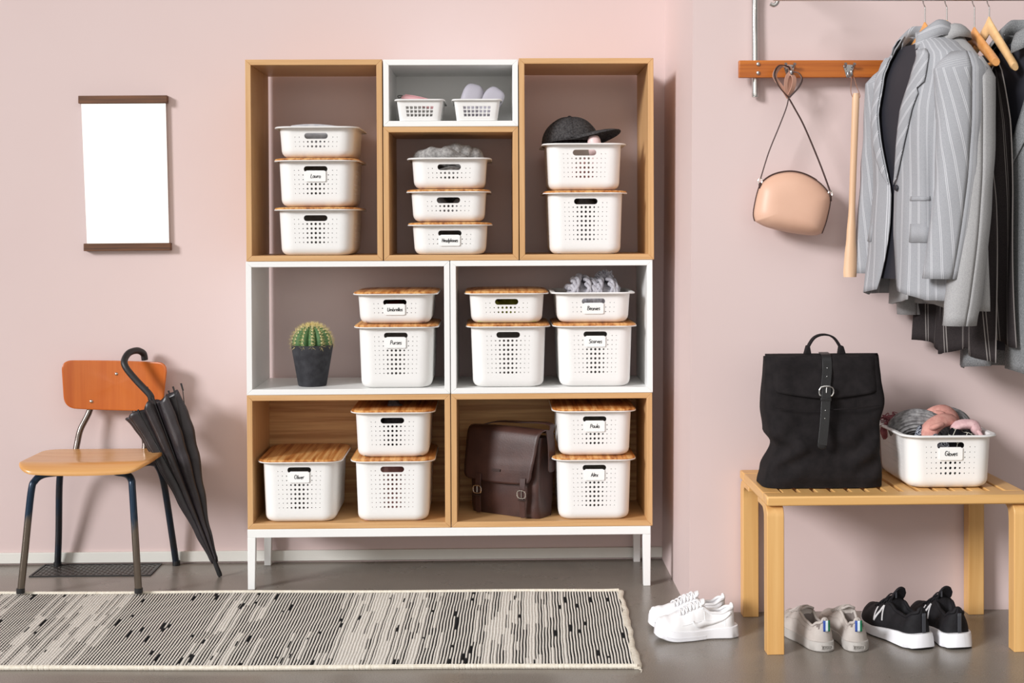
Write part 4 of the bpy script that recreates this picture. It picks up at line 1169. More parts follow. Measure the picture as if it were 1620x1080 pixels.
fstrip('leather_strap', [(1.071,-0.629,BENCH_Z+0.288),(1.064,-0.645,BENCH_Z+0.240),(1.058,-0.655,BENCH_Z+0.185),(1.050,-0.662,BENCH_Z+0.127)], (0.026,0,0), 0.003, m_)
bpart('strap_tip', MB().ellipsoid((1.0502,-0.6615,BENCH_Z+0.127), (0.0130,0.0016,0.012), 14, 8), m_)
c0 = Vector((1.068,-0.633,BENCH_Z+0.272))
q = [c0+Vector((-0.016,0,-0.011)), c0+Vector((0.016,0,-0.011)), c0+Vector((0.0175,0,0.012)), c0+Vector((-0.0145,0,0.012))]
mb = MB().tube(crom(q, 3, True)+[q[0]], 0.0026, 7); mb.tube([c0+Vector((0.001,-0.002,0.012)), c0+Vector((0,-0.003,-0.003))], 0.0018, 6)
bpart('buckle', mb, m_chrome)
bpart('keeper', MB().box(1.050, 1.081, -0.645, -0.634, BENCH_Z+0.246, BENCH_Z+0.256), m_, bevel=0.002)
for z, x, y in ((0.335,1.0785,-0.6045),(0.312,1.0755,-0.613),(0.222,1.062,-0.6510),(0.200,1.0595,-0.6545)):
    bpart('punched_hole', MB().ellipsoid((x,y,BENCH_Z+z), (0.0018,0.0008,0.0018), 8, 6), m_zinc)
fstrip('carry_handle', [(1.035,-0.540,BENCH_Z+0.36),(1.037,-0.540,BENCH_Z+0.385),(1.056,-0.540,BENCH_Z+0.415),(1.084,-0.540,BENCH_Z+0.424),(1.112,-0.540,BENCH_Z+0.415),(1.132,-0.540,BENCH_Z+0.385),(1.136,-0.540,BENCH_Z+0.36)], (0,0.024,0), 0.005, m_canvas)
for x0, x1, sg in ((1.024,1.048,1),(1.122,1.148,-1)):
    mb = MB().prism([(x0,0.358),(x1,0.358),(x1-0.006 if sg > 0 else x1-0.010,0.392),(x0+0.010 if sg > 0 else x0+0.006,0.394)], lambda a, b_, d: (a, d, BENCH_Z+b_), -0.553, -0.527)
    bpart('handle_anchor', mb, m_canvas, bevel=0.003)

# ---------------------------------------------------------------- gloves and hats in the bench basket
GX, GY, GZ = 1.413, -0.493, BENCH_Z
m_rib = plain('grey_ribbed_knit', srgb(152,150,150), 0.95, 0, 0.1, srgb(104,102,103), 70, 200, 0.8)
m_rose = plain('rose_wool', srgb(214,160,148), 0.95, 0, 0.1, srgb(196,138,128), 60, 260, 0.5)
m_rose2 = plain('pale_pink_knit', srgb(222,186,186), 0.95, 0, 0.1, srgb(204,164,166), 60, 260, 0.5)
m_plum = plain('plum_fringe', srgb(120,66,74), 0.95, 0, 0.1, srgb(170,110,116), 50)
m_blackcloth, N, L, b = newmat('black_patterned_cloth', srgb(22,21,24), 0.9, 0, 0.1)
v = coords(N, L); wv = N.new('ShaderNodeTexVoronoi'); wv.inputs['Scale'].default_value = 34; wv.feature = 'DISTANCE_TO_EDGE'; L.new(v, wv.inputs['Vector'])
L.new(ramp(N, L, wv.outputs['Distance'], [(0.012, srgb(206,202,188)), (0.035, srgb(22,21,24))]), b.inputs['Base Color'])
m_navy, N, L, b = newmat('navy_flecked_knit', srgb(40,44,60), 0.95, 0, 0.1)
L.new(ramp(N, L, noise(N, L, coords(N, L, 'Object', (1,2.5,2.5)), 190, 2), [(0.48, srgb(30,34,48)), (0.56, srgb(176,180,190))]), b.inputs['Base Color'])
def glove_root(name, label, cat, loc): return root(name, label, cat, loc)
def ribbed(P, r, m, par, nm='knit_tube', ribs=26, fl=0.75):
    pts = crom(P, 10); mm = len(pts); mb_ = MB(); R_ = []
    prev = Vector((0,0,1))
    for i, p in enumerate(pts):
        tt = (pts[min(i+1,mm-1)]-pts[max(i-1,0)]).normalized(); b2 = (prev-tt*prev.dot(tt)).normalized(); prev = b2; c2 = tt.cross(b2)
        e = min(1, 4*min(i, mm-1-i)/mm+0.35)
        R_.append([p+b2*(r*fl*e*(1+0.05*math.cos(ribs*a))*math.cos(a))+c2*(r*e*(1+0.05*math.cos(ribs*a))*math.sin(a)) for a in [2*PI*k/(ribs*4) for k in range(ribs*4)]])
    mb_.loft(R_, True, True, True); return obj(nm, mb_, m, par, angle=80)
g1 = glove_root('knit_hat', 'grey ribbed knit hat at the left of the Gloves basket', 'hat', (GX-0.060, GY-0.005, GZ+0.115))
ribbed([(-0.040,0.03,0.0),(-0.022,0.012,0.040),(0.02,-0.005,0.052),(0.070,-0.015,0.030),(0.085,-0.02,0.0)], 0.047, m_rib, g1, 'hat_body', 22)
fr = MB(); rg = random.Random(2)
for k in range(70):
    p = Vector((GX-0.085+rg.uniform(-0.035,0.06), GY+0.075+rg.uniform(-0.04,0.03), GZ+0.162+rg.uniform(-0.01,0.006)))
    fr.tube(crom([p, p+Vector((rg.uniform(-.02,.02), rg.uniform(-.02,.02), rg.uniform(0,.014))), p+Vector((rg.uniform(-.035,.035), rg.uniform(-.03,.03), rg.uniform(-.01,.012)))], 3), 0.0016, 4)
fr_r = glove_root('tasselled_scarf', 'plum fringed scarf behind the grey hat in the Gloves basket', 'scarf', (GX-0.08, GY+0.075, GZ+0.10))
obj('scarf_fold', MB().ellipsoid((0,0,0.025), (0.052,0.052,0.036), 20, 12, lambda d: 1+0.06*math.sin(9*d.x+5*d.y)), m_plum, fr_r, angle=80)
o = obj('fringe', shift(fr, (GX-0.08, GY+0.075, GZ+0.10)), m_plum, fr_r, weld=False); o['kind'] = 'stuff'
for lb_, loc, P, r_, m in (('rose wool mitten bent over the middle of the Gloves basket', (GX+0.004, GY-0.03, GZ+0.11), [(-0.055,-0.070,0.004),(-0.040,-0.055,0.045),(0.0,-0.030,0.066),(0.036,-0.008,0.060),(0.052,0.008,0.028)], 0.026, m_rose),
                      ('rose wool mitten lying behind its pair in the Gloves basket', (GX+0.015, GY+0.012, GZ+0.12), [(-0.045,0.0,0.016),(-0.018,0.0,0.060),(0.018,0.0,0.072),(0.045,0.005,0.052),(0.052,0.0,0.0)], 0.027, m_rose),
                      ('pale pink knit glove draped over the right rim side of the Gloves basket', (GX+0.075, GY-0.035, GZ+0.10), [(-0.050,-0.045,0.055),(-0.02,-0.045,0.068),(0.012,-0.050,0.068),(0.018,-0.056,0.058),(0.022,-0.066,0.040)], 0.019, m_rose2)):
    g2 = glove_root('mitten' if m is m_rose else 'glove', lb_, 'glove', loc)
    ribbed(P, r_, m, g2, 'palm', 4)
    if m is m_rose: ribbed([P[1], tuple(Vector(P[1])+Vector((0.006,-0.028,0.012))), tuple(Vector(P[2])+Vector((-0.004,-0.036,-0.004)))], r_*0.42, m, g2, 'thumb', 3)
    else:
        for k in range(3): ribbed([tuple(Vector(P[3])+Vector((0,0.012*(k-1),0))), tuple(Vector(P[4])+Vector((0.006,0.012*(k-1),-0.004))), tuple(Vector(P[4])+Vector((0.006,0.012*(k-1)-0.006,-0.022)))], 0.0075, m, g2, 'finger', 3)
g3 = glove_root('knit_hat', 'grey flecked knit hat at the back of the Gloves basket', 'hat', (GX+0.065, GY+0.05, GZ+0.105))
ribbed([(-0.055,0.03,0.03),(-0.015,0.02,0.066),(0.03,0.01,0.056),(0.045,-0.01,0.02)], 0.036, m_rib, g3, 'hat_body', 16)
o = cloth_heap('folded_scarf', 'navy flecked folded scarf at the front of the Gloves basket', 'scarf', (GX-0.030, GY-0.092, GZ+0.035), 0.062, 0.045, 0.122, m_navy, 21, 3, None, 30, 0.05, 0.8)
o = cloth_heap('folded_scarf', 'black patterned folded scarf at the front right of the Gloves basket', 'scarf', (GX+0.052, GY-0.088, GZ+0.035), 0.056, 0.050, 0.128, m_blackcloth, 23, 3, None, 30, 0.04, 0.85)
# ---------------------------------------------------------------- garments
def cloth(name, c, c2, sc=300, stripe=None, line=None, bstr=0.25):
    m, N, L, b = newmat(name, c, 0.92, 0, 0.12)
    v = coords(N, L, 'Object', (1,1,0.5)); nz = noise(N, L, v, sc*2.2, 2)
    col = ramp(N, L, nz, [(0.38, c), (0.62, c2)])
    if stripe:
        tc = N.new('ShaderNodeTexCoord'); sp3 = N.new('ShaderNodeSeparateXYZ'); L.new(tc.outputs['UV'], sp3.inputs[0])
        dv = N.new('ShaderNodeMath'); dv.operation = 'DIVIDE'; dv.inputs[1].default_value = stripe; L.new(sp3.outputs['X'], dv.inputs[0])
        fr_ = N.new('ShaderNodeMath'); fr_.operation = 'FRACT'; L.new(dv.outputs[0], fr_.inputs[0])
        r_ = N.new('ShaderNodeValToRGB'); e = r_.color_ramp.elements; k, w_ = (0,0,0,1), (1,1,1,1)
        e[0].position = 0; e[0].color = k; e[1].position = 1; e[1].color = k
        for p, c_ in ((0.40,k),(0.42,w_),(0.445,w_),(0.465,k),(0.535,k),(0.555,w_),(0.58,w_),(0.60,k)):
            q = e.new(p); q.color = c_
        L.new(fr_.outputs[0], r_.inputs['Fac'])
        mx = N.new('ShaderNodeMix'); mx.data_type = 'RGBA'; L.new(r_.outputs['Color'], mx.inputs[0]); L.new(col, mx.inputs[6]); mx.inputs[7].default_value = line
        col = mx.outputs[2]
    L.new(col, b.inputs['Base Color']); bump(N, L, b, nz, bstr, 0.001)
    return m
m_pin = cloth('light_grey_pinstripe_wool', srgb(162,163,167), srgb(150,151,155), 420, 0.027, srgb(204,204,208))
m_jersey = cloth('grey_marl_jersey', srgb(172,171,171), srgb(156,155,156), 300)
m_pin_d = cloth('charcoal_pinstripe_wool', srgb(60,54,54), srgb(46,42,43), 420, 0.034, srgb(142,136,133))
m_tweed = cloth('grey_tweed_wool', srgb(146,147,148), srgb(104,106,108), 330, None, None, 0.5)
m_lining = plain('dark_lining', srgb(34,34,42), 0.6)
m_hang = wood('varnished_hanger_wood', srgb(222,160,96), srgb(206,138,74), 'y', 0.35, 0.5)
m_hang_l = wood('pale_hanger_wood', srgb(228,190,140), srgb(214,172,120), 'y', 0.4, 0.5)
RAILZ = 1.8095

def hanger(label, x, th, ztop, m, bar=False, droop=0.128, half=0.188):
    r = root('clothes_hanger', label, 'hanger', (x, -0.60, ztop), -math.radians(th))
    mb = MB()
    for s_ in (-1, 1):
        R = []
        for i in range(15):
            t = i/14; xx = s_*half*t
            top = -0.006-droop*t**0.9-0.004*math.sin(PI*t); ht = lerp(0.052, 0.026, t**0.7); y = -0.028*t*t; w_ = lerp(0.007, 0.0145, t**0.8)
            if i == 14: w_ *= 0.75; ht *= 0.8
            R.append([(xx, y+w_*math.cos(a), top-ht/2+ht/2*math.sin(a)) for a in [2*PI*k/14 for k in range(14)]])
        mb.loft(R, True, False, True)
    obj('hanger_body', mb, m, r, angle=50)
    zr = RAILZ-ztop
    hk = MB().tube(crom([(0,0,-0.02),(0,0,zr-0.048),(0.001,0.0,zr-0.030),(0.017,0,zr-0.012),(0.0155,0,zr+0.008),(0,0,zr+0.0160),(-0.0155,0,zr+0.008),(-0.0175,0,zr-0.004)], 8), 0.0021, 8)
    # the hook lies across the rail
    hk.xf(Matrix.Rotation(math.radians(th), 4, 'Z')@Matrix.Rotation(PI/2, 4, 'Z'))
    obj('hook', hk, m_chrome, r)
    if bar:
        obj('trouser_bar', MB().tube([(-0.182,-0.024,-0.130),(0.182,-0.024,-0.130)], 0.0055, 10), m_hang, r)
    return r

def garment(name, label, cat, x, th, ztop, H, m, body, sl, gap=None, group=None, stripe_w=1.0, y0=-0.60, seed=0, lining=True):
    """body: list of (drop, half width, half depth); sl: dict for the sleeves; gap(drop)->half opening in radians at the front"""
    r = root(name, label, cat, (x, y0, ztop), -math.radians(th))
    def prof(d, k):
        for a, b2 in zip(body, body[1:]):
            if d <= b2[0]:
                t = (d-a[0])/(b2[0]-a[0]); t = t*t*(3-2*t)*0.5+t*0.5
                return lerp(a[k], b2[k], t)
        return body[-1][k]
    def pt(d, phi, grow=0.0):
        w_, dp = prof(d, 1)+grow, prof(d, 2)+grow
        c_, s_ = math.cos(phi), math.sin(phi); e = 0.72
        xx = w_*math.copysign(abs(c_)**e, c_); yy = dp*math.copysign(abs(s_)**e, s_)
        f = 0.010*min(1, max(0, (d-0.12)/0.4))
        q = 1+(f*math.sin(phi*7+seed+d*3)+0.6*f*math.sin(phi*13+seed*2-d*5))/max(w_, 0.05)
        return (xx*q, yy*q*(1.0)-0.012*min(1, d/0.3), -d)
    NB, ND = 84, 40
    mb = MB(); R, UV = [], []
    for j in range(ND+1):
        d = H*(j/ND)**1.15
        g_ = gap(d) if gap else 0
        row = []
        for i in range(NB+1):
            phi = lerp(-PI/2+g_, 3*PI/2-g_, i/NB)
            p = pt(d, phi)
            if gap:       # front corners of the hem are cut away
                cl = max(0, 1-min(i, NB-i)/9); p = (p[0], p[1], p[2]+0.02*cl*max(0, (d-H*0.93)/(H*0.07)))
            row.append(p); UV.append((0.21*phi*stripe_w*0.62, -d))
        R.append(row)
    mb.loft(R, False, uvs=UV); obj('body_panel', mb, m, r, solid=0.003, angle=80, weld=False)
    if gap and lining:
        mb = MB(); R = []
        for j in range(16):
            d = 0.03+(H*0.93-0.03)*j/15; R.append([pt(d, 2*PI*k/40, -0.010) for k in range(40)])
        mb.loft(R, True); obj('lining', mb, m_lining, r, angle=80)
    for s_ in (-1, 1):
        mb = MB(); R, UV = [], []
        top = Vector((s_*sl['x0'], -sl.get('ty', 0), -sl['z0'])); end = Vector((s_*sl['x1'], -sl['fwd']*(1 if s_ < 0 else sl.get('near', 1)), -sl['z1']))
        n_ = 26
        for j in range(n_+1):
            t = j/n_
            c = top.lerp(end, t)+Vector((s_*0.018*math.sin(PI*t), 0.012*math.sin(PI*t*0.9), 0))
            ra = lerp(sl['r0'], sl['r1'], t**0.8); rb_ = ra*lerp(0.62, 0.78, t)
            if j == 0: ra *= 0.35; rb_ *= 0.5
            elif j == 1: ra *= 0.72; rb_ *= 0.8
            if 'cuff' in sl and t > 1-sl['cuff']: ra *= 0.93; rb_ *= 0.93
            row = []
            for k in range(33):
                a = 2*PI*k/32
                q = 1+0.045*math.sin(a*3+t*7+seed)*t+0.03*math.sin(t*23+a*2+seed)*math.exp(-((t-0.45)/0.2)**2)
                row.append((c.x+rb_*q*math.cos(a), c.y+ra*q*math.sin(a), c.z-0.035*(1 if j == 0 else 0)*0))
                UV.append((ra*a*0.85, -t))
            R.append(row)
        mb.loft(R, False, uvs=UV); obj('sleeve', mb, m, r, solid=0.003, angle=80, weld=False)
    return r, pt

def lapels(r, pt, m, gap, d0, d1, wmax, notch):
    for s_ in (1, -1):
        mb = MB(); R, UV = [], []
        for j in range(25):
            t = j/24; d = lerp(d0, d1, t); g_ = gap(d)
            w_ = wmax*(1-t)**0.75
            if t < notch: w_ = wmax*lerp(0.75, 0.9, t/notch)
            if abs(t-notch) < 0.025: w_ *= 0.72
            row = []
            for i in range(7):
                q = i/6
                phi = (-PI/2+g_+q*w_/0.17) if s_ > 0 else (-PI/2-g_-q*w_/0.17)
                row.append(pt(d, phi, 0.0075+0.007*math.sin(q*PI)*(1-t))); UV.append((s_*q*w_*0.8+d*0.55, d))
            R.append(row)
        mb.loft(R, False, uvs=UV); obj('lapel', mb, m, r, solid=0.003, angle=80, weld=False)

def collar(r, m, w0, dp0, hgt, gap, drop=0.0, spread=0.014):
    mb = MB(); R, UV = [], []
    for j, (gr, z) in enumerate(((0.0, 0.0), (-0.004, hgt), (0.002, hgt+0.006), (0.010, hgt), (spread+0.008, hgt*0.35), (spread+0.012, -0.012))):
        row = []
        for i in range(41):
            phi = lerp(-PI/2+gap, 3*PI/2-gap, i/40)
            fall = max(0, -math.sin(phi))            # the collar falls towards the front
            row.append(((w0+gr)*math.cos(phi), (dp0+gr)*math.sin(phi)-0.020*fall, z-drop-0.060*fall**1.2)); UV.append((z*1.0+phi*0.02, phi))
        R.append(row)
    mb.loft(R, False, uvs=UV); obj('collar', mb, m, r, solid=0.0025, angle=80, weld=False)

hanger('varnished wooden hanger carrying the light grey pinstripe blazer', 1.356, 78, 1.746, m_hang, False, 0.136)
hanger('pale wooden hanger carrying the plain grey jersey coat', 1.418, 78, 1.752, m_hang_l, False, 0.150)
hanger('bare wooden hanger with the dark pinstripe trousers over its bar', 1.496, 84, 1.732, m_hang, True, 0.112)
hanger('pale wooden hanger carrying the grey tweed coat at the right edge', 1.538, 72, 1.762, m_hang_l, False, 0.150, 0.145)

def gapJ(d):
    if d < 0.44: return lerp(0.40, 0.015, min(1, max(0, (d-0.02)/0.42)))
    return 0.015+0.16*max(0, (d-0.52)/0.24)**1.6
j1, p1 = garment('blazer', 'light grey pinstripe blazer, foremost on the rail', 'jacket', 1.358, 78, 1.702, 0.735, m_pin,
    [(0,0.060,0.050),(0.018,0.085,0.056),(0.045,0.135,0.062),(0.075,0.180,0.068),(0.11,0.196,0.080),(0.22,0.196,0.100),(0.42,0.186,0.092),(0.60,0.205,0.100),(0.735,0.218,0.108)],
    dict(x0=0.188, z0=0.072, x1=0.222, z1=0.675, fwd=0.055, near=1.4, r0=0.080, r1=0.052), gapJ, 'jackets on the coat rail', seed=1)
lapels(j1, p1, m_pin, gapJ, 0.055, 0.42, 0.072, 0.28)
collar(j1, m_pin, 0.066, 0.052, 0.026, 0.80)
for s_, d, hh in ((1, 0.455, 0.012), (1, 0.53, 0.05), (-1, 0.53, 0.05)):
    mb = MB().loft([[p1(d+dz, (-PI/2+s_*lerp(0.42, 0.95, i/8)), 0.006 if dz else 0.003) for i in range(9)] for dz in (0, hh)], False)
    obj('pocket_flap', mb, m_pin, j1, solid=0.003, angle=80)
mb = MB().ellipsoid(p1(0.43, -PI/2+0.08, 0.008), (0.009,0.004,0.009), 12, 6); obj('button', mb, m_lining, j1)
gap2 = lambda d: 0.10+0.25*max(0, 1-d/0.12)
j2, p2 = garment('jersey_coat', 'plain light grey jersey coat with ribbed cuffs behind the blazer', 'jacket', 1.402, 78, 1.698, 0.76, m_jersey,
    [(0,0.058,0.048),(0.02,0.082,0.050),(0.05,0.130,0.050),(0.085,0.176,0.050),(0.13,0.192,0.050),(0.30,0.195,0.052),(0.60,0.205,0.058),(0.76,0.212,0.062)],
    dict(x0=0.190, z0=0.082, x1=0.228, z1=0.795, fwd=-0.03, near=-2.8, ty=0.012, r0=0.056, r1=0.046, cuff=0.075), gap2, 'jackets on the coat rail', seed=4)
collar(j2, m_jersey, 0.062, 0.052, 0.020, 0.4)
# dark trousers folded over the hanger bar
tr = root('trousers', 'charcoal pinstripe trousers folded over the bare hanger', 'trousers', (1.508, -0.60, 1.602), -math.radians(82), 'jackets on the coat rail')
for side_, dep, ln in ((1, 0.030, 0.79), (-1, 0.024, 0.75)):
    mb = MB(); R, UV = [], []
    for j in range(37):
        t = j/36
        d = ln*t; row = []
        for i in range(49):
            q = -1+2*i/48
            hw = lerp(0.150, 0.215, t**1.3)
            yy = -0.024-side_*(0.004+dep*min(1, t*5)**0.5)-side_*(0.016*math.sin(q*8+side_*1.3+t*2.0)+0.010*math.sin(q*15+t*4))*min(1, t*2.2)
            row.append((hw*q-0.02*t+0.012*math.sin(t*5), yy, 0.008*(1-min(1, t*10))-d+0.015*math.sin(q*5)*t)); UV.append((q*0.185, -t))
        R.append(row)
    mb.loft(R, False, uvs=UV); obj('trouser_leg', mb, m_pin_d, tr, solid=0.003, angle=80, weld=False)
mb = MB(); mb.loft([[(-0.150+0.30*i/24, -0.024+0.008*math.cos(a), 0.004+0.009*math.sin(a)) for i in range(25)] for a in [math.radians(-10+200*k/8) for k in range(9)]], False)
obj('fold', mb, m_pin_d, tr, angle=80)
gap4 = lambda d: 0.06+0.55*max(0, 1-d/0.36)
j4, p4 = garment('tweed_coat', 'long grey tweed coat hanging at the right edge of the photo', 'coat', 1.636, 72, 1.700, 0.945, m_tweed,
    [(0,0.066,0.055),(0.02,0.092,0.060),(0.05,0.145,0.066),(0.085,0.192,0.070),(0.13,0.208,0.078),(0.30,0.215,0.085),(0.60,0.225,0.090),(0.945,0.238,0.095)],
    dict(x0=0.205, z0=0.085, x1=0.232, z1=0.705, fwd=-0.02, near=-1.5, r0=0.092, r1=0.072), gap4, 'jackets on the coat rail', seed=7, y0=-0.645)
lapels(j4, p4, m_tweed, gap4, 0.05, 0.40, 0.095, 0.25)
collar(j4, m_tweed, 0.072, 0.058, 0.040, 0.45, spread=0.022)

# ---------------------------------------------------------------- shoes
m_whiteleather = plain('white_leather', srgb(240,240,242), 0.45, 0, 0.5, None, 8, 240, 0.05)
m_whitesole = plain('white_rubber', srgb(236,236,240), 0.5)
m_greysuede = plain('warm_grey_suede', srgb(190,182,176), 0.85, 0, 0.2, srgb(180,171,165), 30, 260, 0.15)
m_greysole = plain('grey_rubber', srgb(180,175,170), 0.6)
m_greyline = plain('grey_lining', srgb(120,110,106), 0.9)
m_blackmesh = plain('black_mesh', srgb(26,24,28), 0.75, 0, 0.3, srgb(18,17,20), 60, 380, 0.4)
m_blacktrim = plain('charcoal_trim', srgb(64,66,72), 0.5)
m_silverprint = plain('silver_print', srgb(214,214,216), 0.4, 0.2)
m_blue = plain('blue_tape', srgb(44,74,156), 0.6); m_sky = plain('pale_blue_tape', srgb(222,238,246), 0.6); m_grn = plain('green_tape', srgb(24,128,88), 0.6)
m_badge = plain('badge_grey', srgb(158,153,148), 0.7)
m_blacksole = plain('black_rubber', srgb(22,22,24), 0.7)
SHOE_B = [(0,0.0315),(0.15,0.0335),(0.32,0.0335),(0.62,0.0455),(0.74,0.0460),(1.0,0.0420)]
def shoe_w(t):
    w_ = interp(SHOE_B, t)
    if t < 0.13: w_ *= math.sqrt(max(0.0, 1-(1-t/0.13)**2.2))
    if t > 0.72: w_ *= max(0.0, 1-((t-0.72)/0.28)**2.4)**0.5
    return max(w_, 0.004)
def shoe(name, label, loc, heading, L_, kind, flip=1):
    """x forward (toe), y left, z up; heel at the origin"""
    r = root(name, label, 'shoe', loc, heading)
    up_m, so_m, li_m = {'white': (m_whiteleather, m_whitesole, m_whiteleather), 'grey': (m_greysuede, m_greysole, m_greyline), 'black': (m_blackmesh, m_whitesole, m_blackmesh)}[kind]
    W = lambda t: shoe_w(t)*{'white': 1.0, 'grey': 1.0, 'black': 1.2}[kind]
    bend = lambda t: flip*0.010*math.sin(PI*min(1, t*1.0))*(1 if t > 0 else 0)   # banana curve
    sole_h = {'white': lambda t: 0.034-0.008*math.sin(PI*t), 'grey': lambda t: 0.026, 'black': lambda t: 0.040-0.014*min(1, max(0, (t-0.2)/0.4))}[kind]
    spring = {'white': lambda t: 0.012*max(0, (t-0.78)/0.22)**2, 'grey': lambda t: 0.009*max(0, (t-0.8)/0.2)**2, 'black': lambda t: 0.016*max(0, (t-0.70)/0.30)**2+0.004*max(0, 1-t/0.1)**2}[kind]
    def out(t, grow, z):
        return [(x, y, z) for x, y in []]
    TS = [0.5-0.5*math.cos(PI*i/40) for i in range(41)]
    def ring(grow, zf):
        left = [(L_*t+(grow*(1 if t > 0.95 else -1 if t < 0.05 else 0)), W(t)+grow+bend(t), zf(t)) for t in TS]
        right = [(L_*t+(grow*(1 if t > 0.95 else -1 if t < 0.05 else 0)), -(W(t)+grow)+bend(t), zf(t)) for t in TS[::-1]]
        return left+right
    fl = {'white': 0.006, 'grey': 0.003, 'black': 0.008}[kind]
    mb = MB()
    rings = [ring(fl-0.004, lambda t: spring(t)+0.0005), ring(fl, lambda t: spring(t)+0.004), ring(fl*0.75, lambda t: spring(t)+sole_h(t)*0.75), ring(fl*0.5, lambda t: spring(t)+sole_h(t)), ring(-0.004, lambda t: spring(t)+sole_h(t)+0.001)]
    mb.loft(rings, True, True, True); obj('sole', mb, so_m, r, angle=50)
    if kind != 'white':
        mb = MB(); mb.loft([ring(fl-0.005, lambda t: spring(t)+0.0002), ring(fl-0.001, lambda t: spring(t)+0.0016), ring(fl-0.001, lambda t: spring(t)+0.0045)], True, True, False); obj('outsole', mb, m_blacksole if kind == 'black' else m_greysole, r)
    else:
        mb = MB()
        for i in range(54):
            t = 0.42+0.5*i/54
            if 0: continue
            for s_ in (1, -1): mb.box(L_*t-0.0008, L_*t+0.0008, s_*(W(t)+fl-0.0008)+bend(t)-0.0010, s_*(W(t)+fl-0.0008)+bend(t)+0.0010, spring(t)+0.003, spring(t)+0.013)
        o = obj('sole_ribbing', mb, so_m, r, weld=False); o['kind'] = 'stuff'
    HT = {'white': [(0,0.092),(0.06,0.091),(0.18,0.078),(0.30,0.080),(0.42,0.100),(0.52,0.092),(0.70,0.074),(0.86,0.064),(0.95,0.056),(1,0.038)],
          'grey': [(0,0.090),(0.05,0.088),(0.16,0.070),(0.30,0.076),(0.42,0.094),(0.52,0.084),(0.70,0.066),(0.86,0.056),(0.95,0.048),(1,0.030)],
          'black': [(0,0.108),(0.05,0.109),(0.16,0.090),(0.30,0.096),(0.42,0.116),(0.52,0.104),(0.70,0.078),(0.86,0.064),(0.95,0.054),(1,0.034)]}[kind]
    NS_ = 33
    def sec(t, k, dz=0, grow=0):
        a = PI*k/(NS_-1); zb = sole_h(t)+spring(t)-0.002; H_ = interp(HT, t)+spring(t)
        c_, s_ = math.cos(a), math.sin(a)
        e = 0.66 if t < 0.5 else 0.78
        w_ = W(t)*lerp(1.0, 0.60 if t < 0.5 else 0.55, (s_**1.5))+grow
        y = w_*math.copysign(abs(c_)**e, c_); z = zb+(H_-zb)*abs(s_)**0.8
        return (L_*t+0.004+(-0.010*(z/0.1)*(1-t/0.2) if t < 0.2 else 0)*-0.4, y+bend(t), z+dz)
    mb = MB(); R = []
    T2 = [0.0]+[0.012*i for i in range(1, 6)]+[0.07+0.93*i/50 for i in range(51)]
    for t in T2:
        row = [list(sec(t, k)) for k in range(NS_)]
        if 0.030 < t < 0.42:              # ankle opening
            zin = 0.040
            for k in range(NS_):
                if 9 <= k <= 23:
                    d = min(k-9, 23-k)/4
                    f = min(1, (t-0.030)/0.035, (0.42-t)/0.05)
                    row[k][2] = lerp(row[k][2], zin, min(1, d)*f)
        R.append([tuple(p) for p in row])
    mb.loft(R, False)
    mb.f.append(tuple(range(NS_)))
    uo = obj('upper', mb, up_m, r, angle=50); uo.data.materials.append(li_m if kind != 'white' else m_whiteleather)
    for p in uo.data.polygons:
        tc_, kc = p.center.x/L_, 0
        if 0.045 < tc_ < 0.42 and abs(p.center.y-bend(tc_)) < W(tc_)*0.62 and p.center.z < interp(HT, tc_)-0.006: p.material_index = 1
    # padded collar round the opening
    colp = [sec(t, 9, 0.000) for t in [0.42-0.375*i/12 for i in range(13)]]+[sec(0.022, k, -0.001) for k in range(10, 23, 2)]+[sec(t, 23, 0.000) for t in [0.045+0.375*i/12 for i in range(13)]]
    obj('collar', MB().tube(crom(colp, 3), 0.0042 if kind != 'black' else 0.005, 8), up_m if kind != 'grey' else m_greysuede, r, angle=60)
    # tongue
    mb = MB(); R = []
    for j in range(11):
        t = lerp(0.60, 0.39 if kind != 'black' else 0.37, j/10); hw = lerp(0.013, 0.0235, j/10)*(1 if j < 9 else 0.93 if j == 9 else 0.75)
        zc = sec(min(0.56, max(t, 0.43)), 16)[2]+0.003+(0.0 if t > 0.43 else (0.43-t)*L_*(0.5 if kind != 'black' else 1.9))
        R.append([(L_*t, bend(t)+hw*q*(0.8 if j == 10 else 1), zc-0.006*q*q) for q in [-1+2*i/8 for i in range(9)]])
    mb.loft(R, False); obj('tongue', mb, up_m if kind != 'grey' else m_greysuede, r, solid=0.006, bevel=0.0015)
    mb = MB()
    nl = 6
    for i in range(nl):
        t = lerp(0.455, 0.68, i/(nl-1))
        for dt in (0.018, -0.018):
            mb.tube([(sec(t, k, 0.0045)[0]+L_*dt*(k-16)/6, sec(t, k)[1], sec(t, k, 0.0045)[2]) for k in (9,11,13,15,16,17,19,21,23)], 0.0027 if kind != 'black' else 0.0022, 6, True)
    for s_ in ((-1, 1) if kind == 'black' else ()):
        c = sec(0.445, 16, 0.006)
        mb.tube(crom([c, (c[0]+0.006, c[1]+s_*0.012, c[2]+0.002), (c[0]+0.012, c[1]+s_*0.022, c[2]-0.010), (c[0]+0.004, c[1]+s_*0.022, c[2]-0.006), c], 5), 0.0022, 6)
    obj('laces', mb, {'white': m_whiteleather, 'grey': m_greysuede, 'black': m_blackmesh}[kind], r, weld=False)
    def patch(nm, pts_tk, m, th=0.0012, off=0.0006):
        mb2 = MB(); P = [sec(t, k) for t, k in pts_tk]
        C_ = Vector((L_*0.4, bend(0.4), 0.05))
        return mb2, P
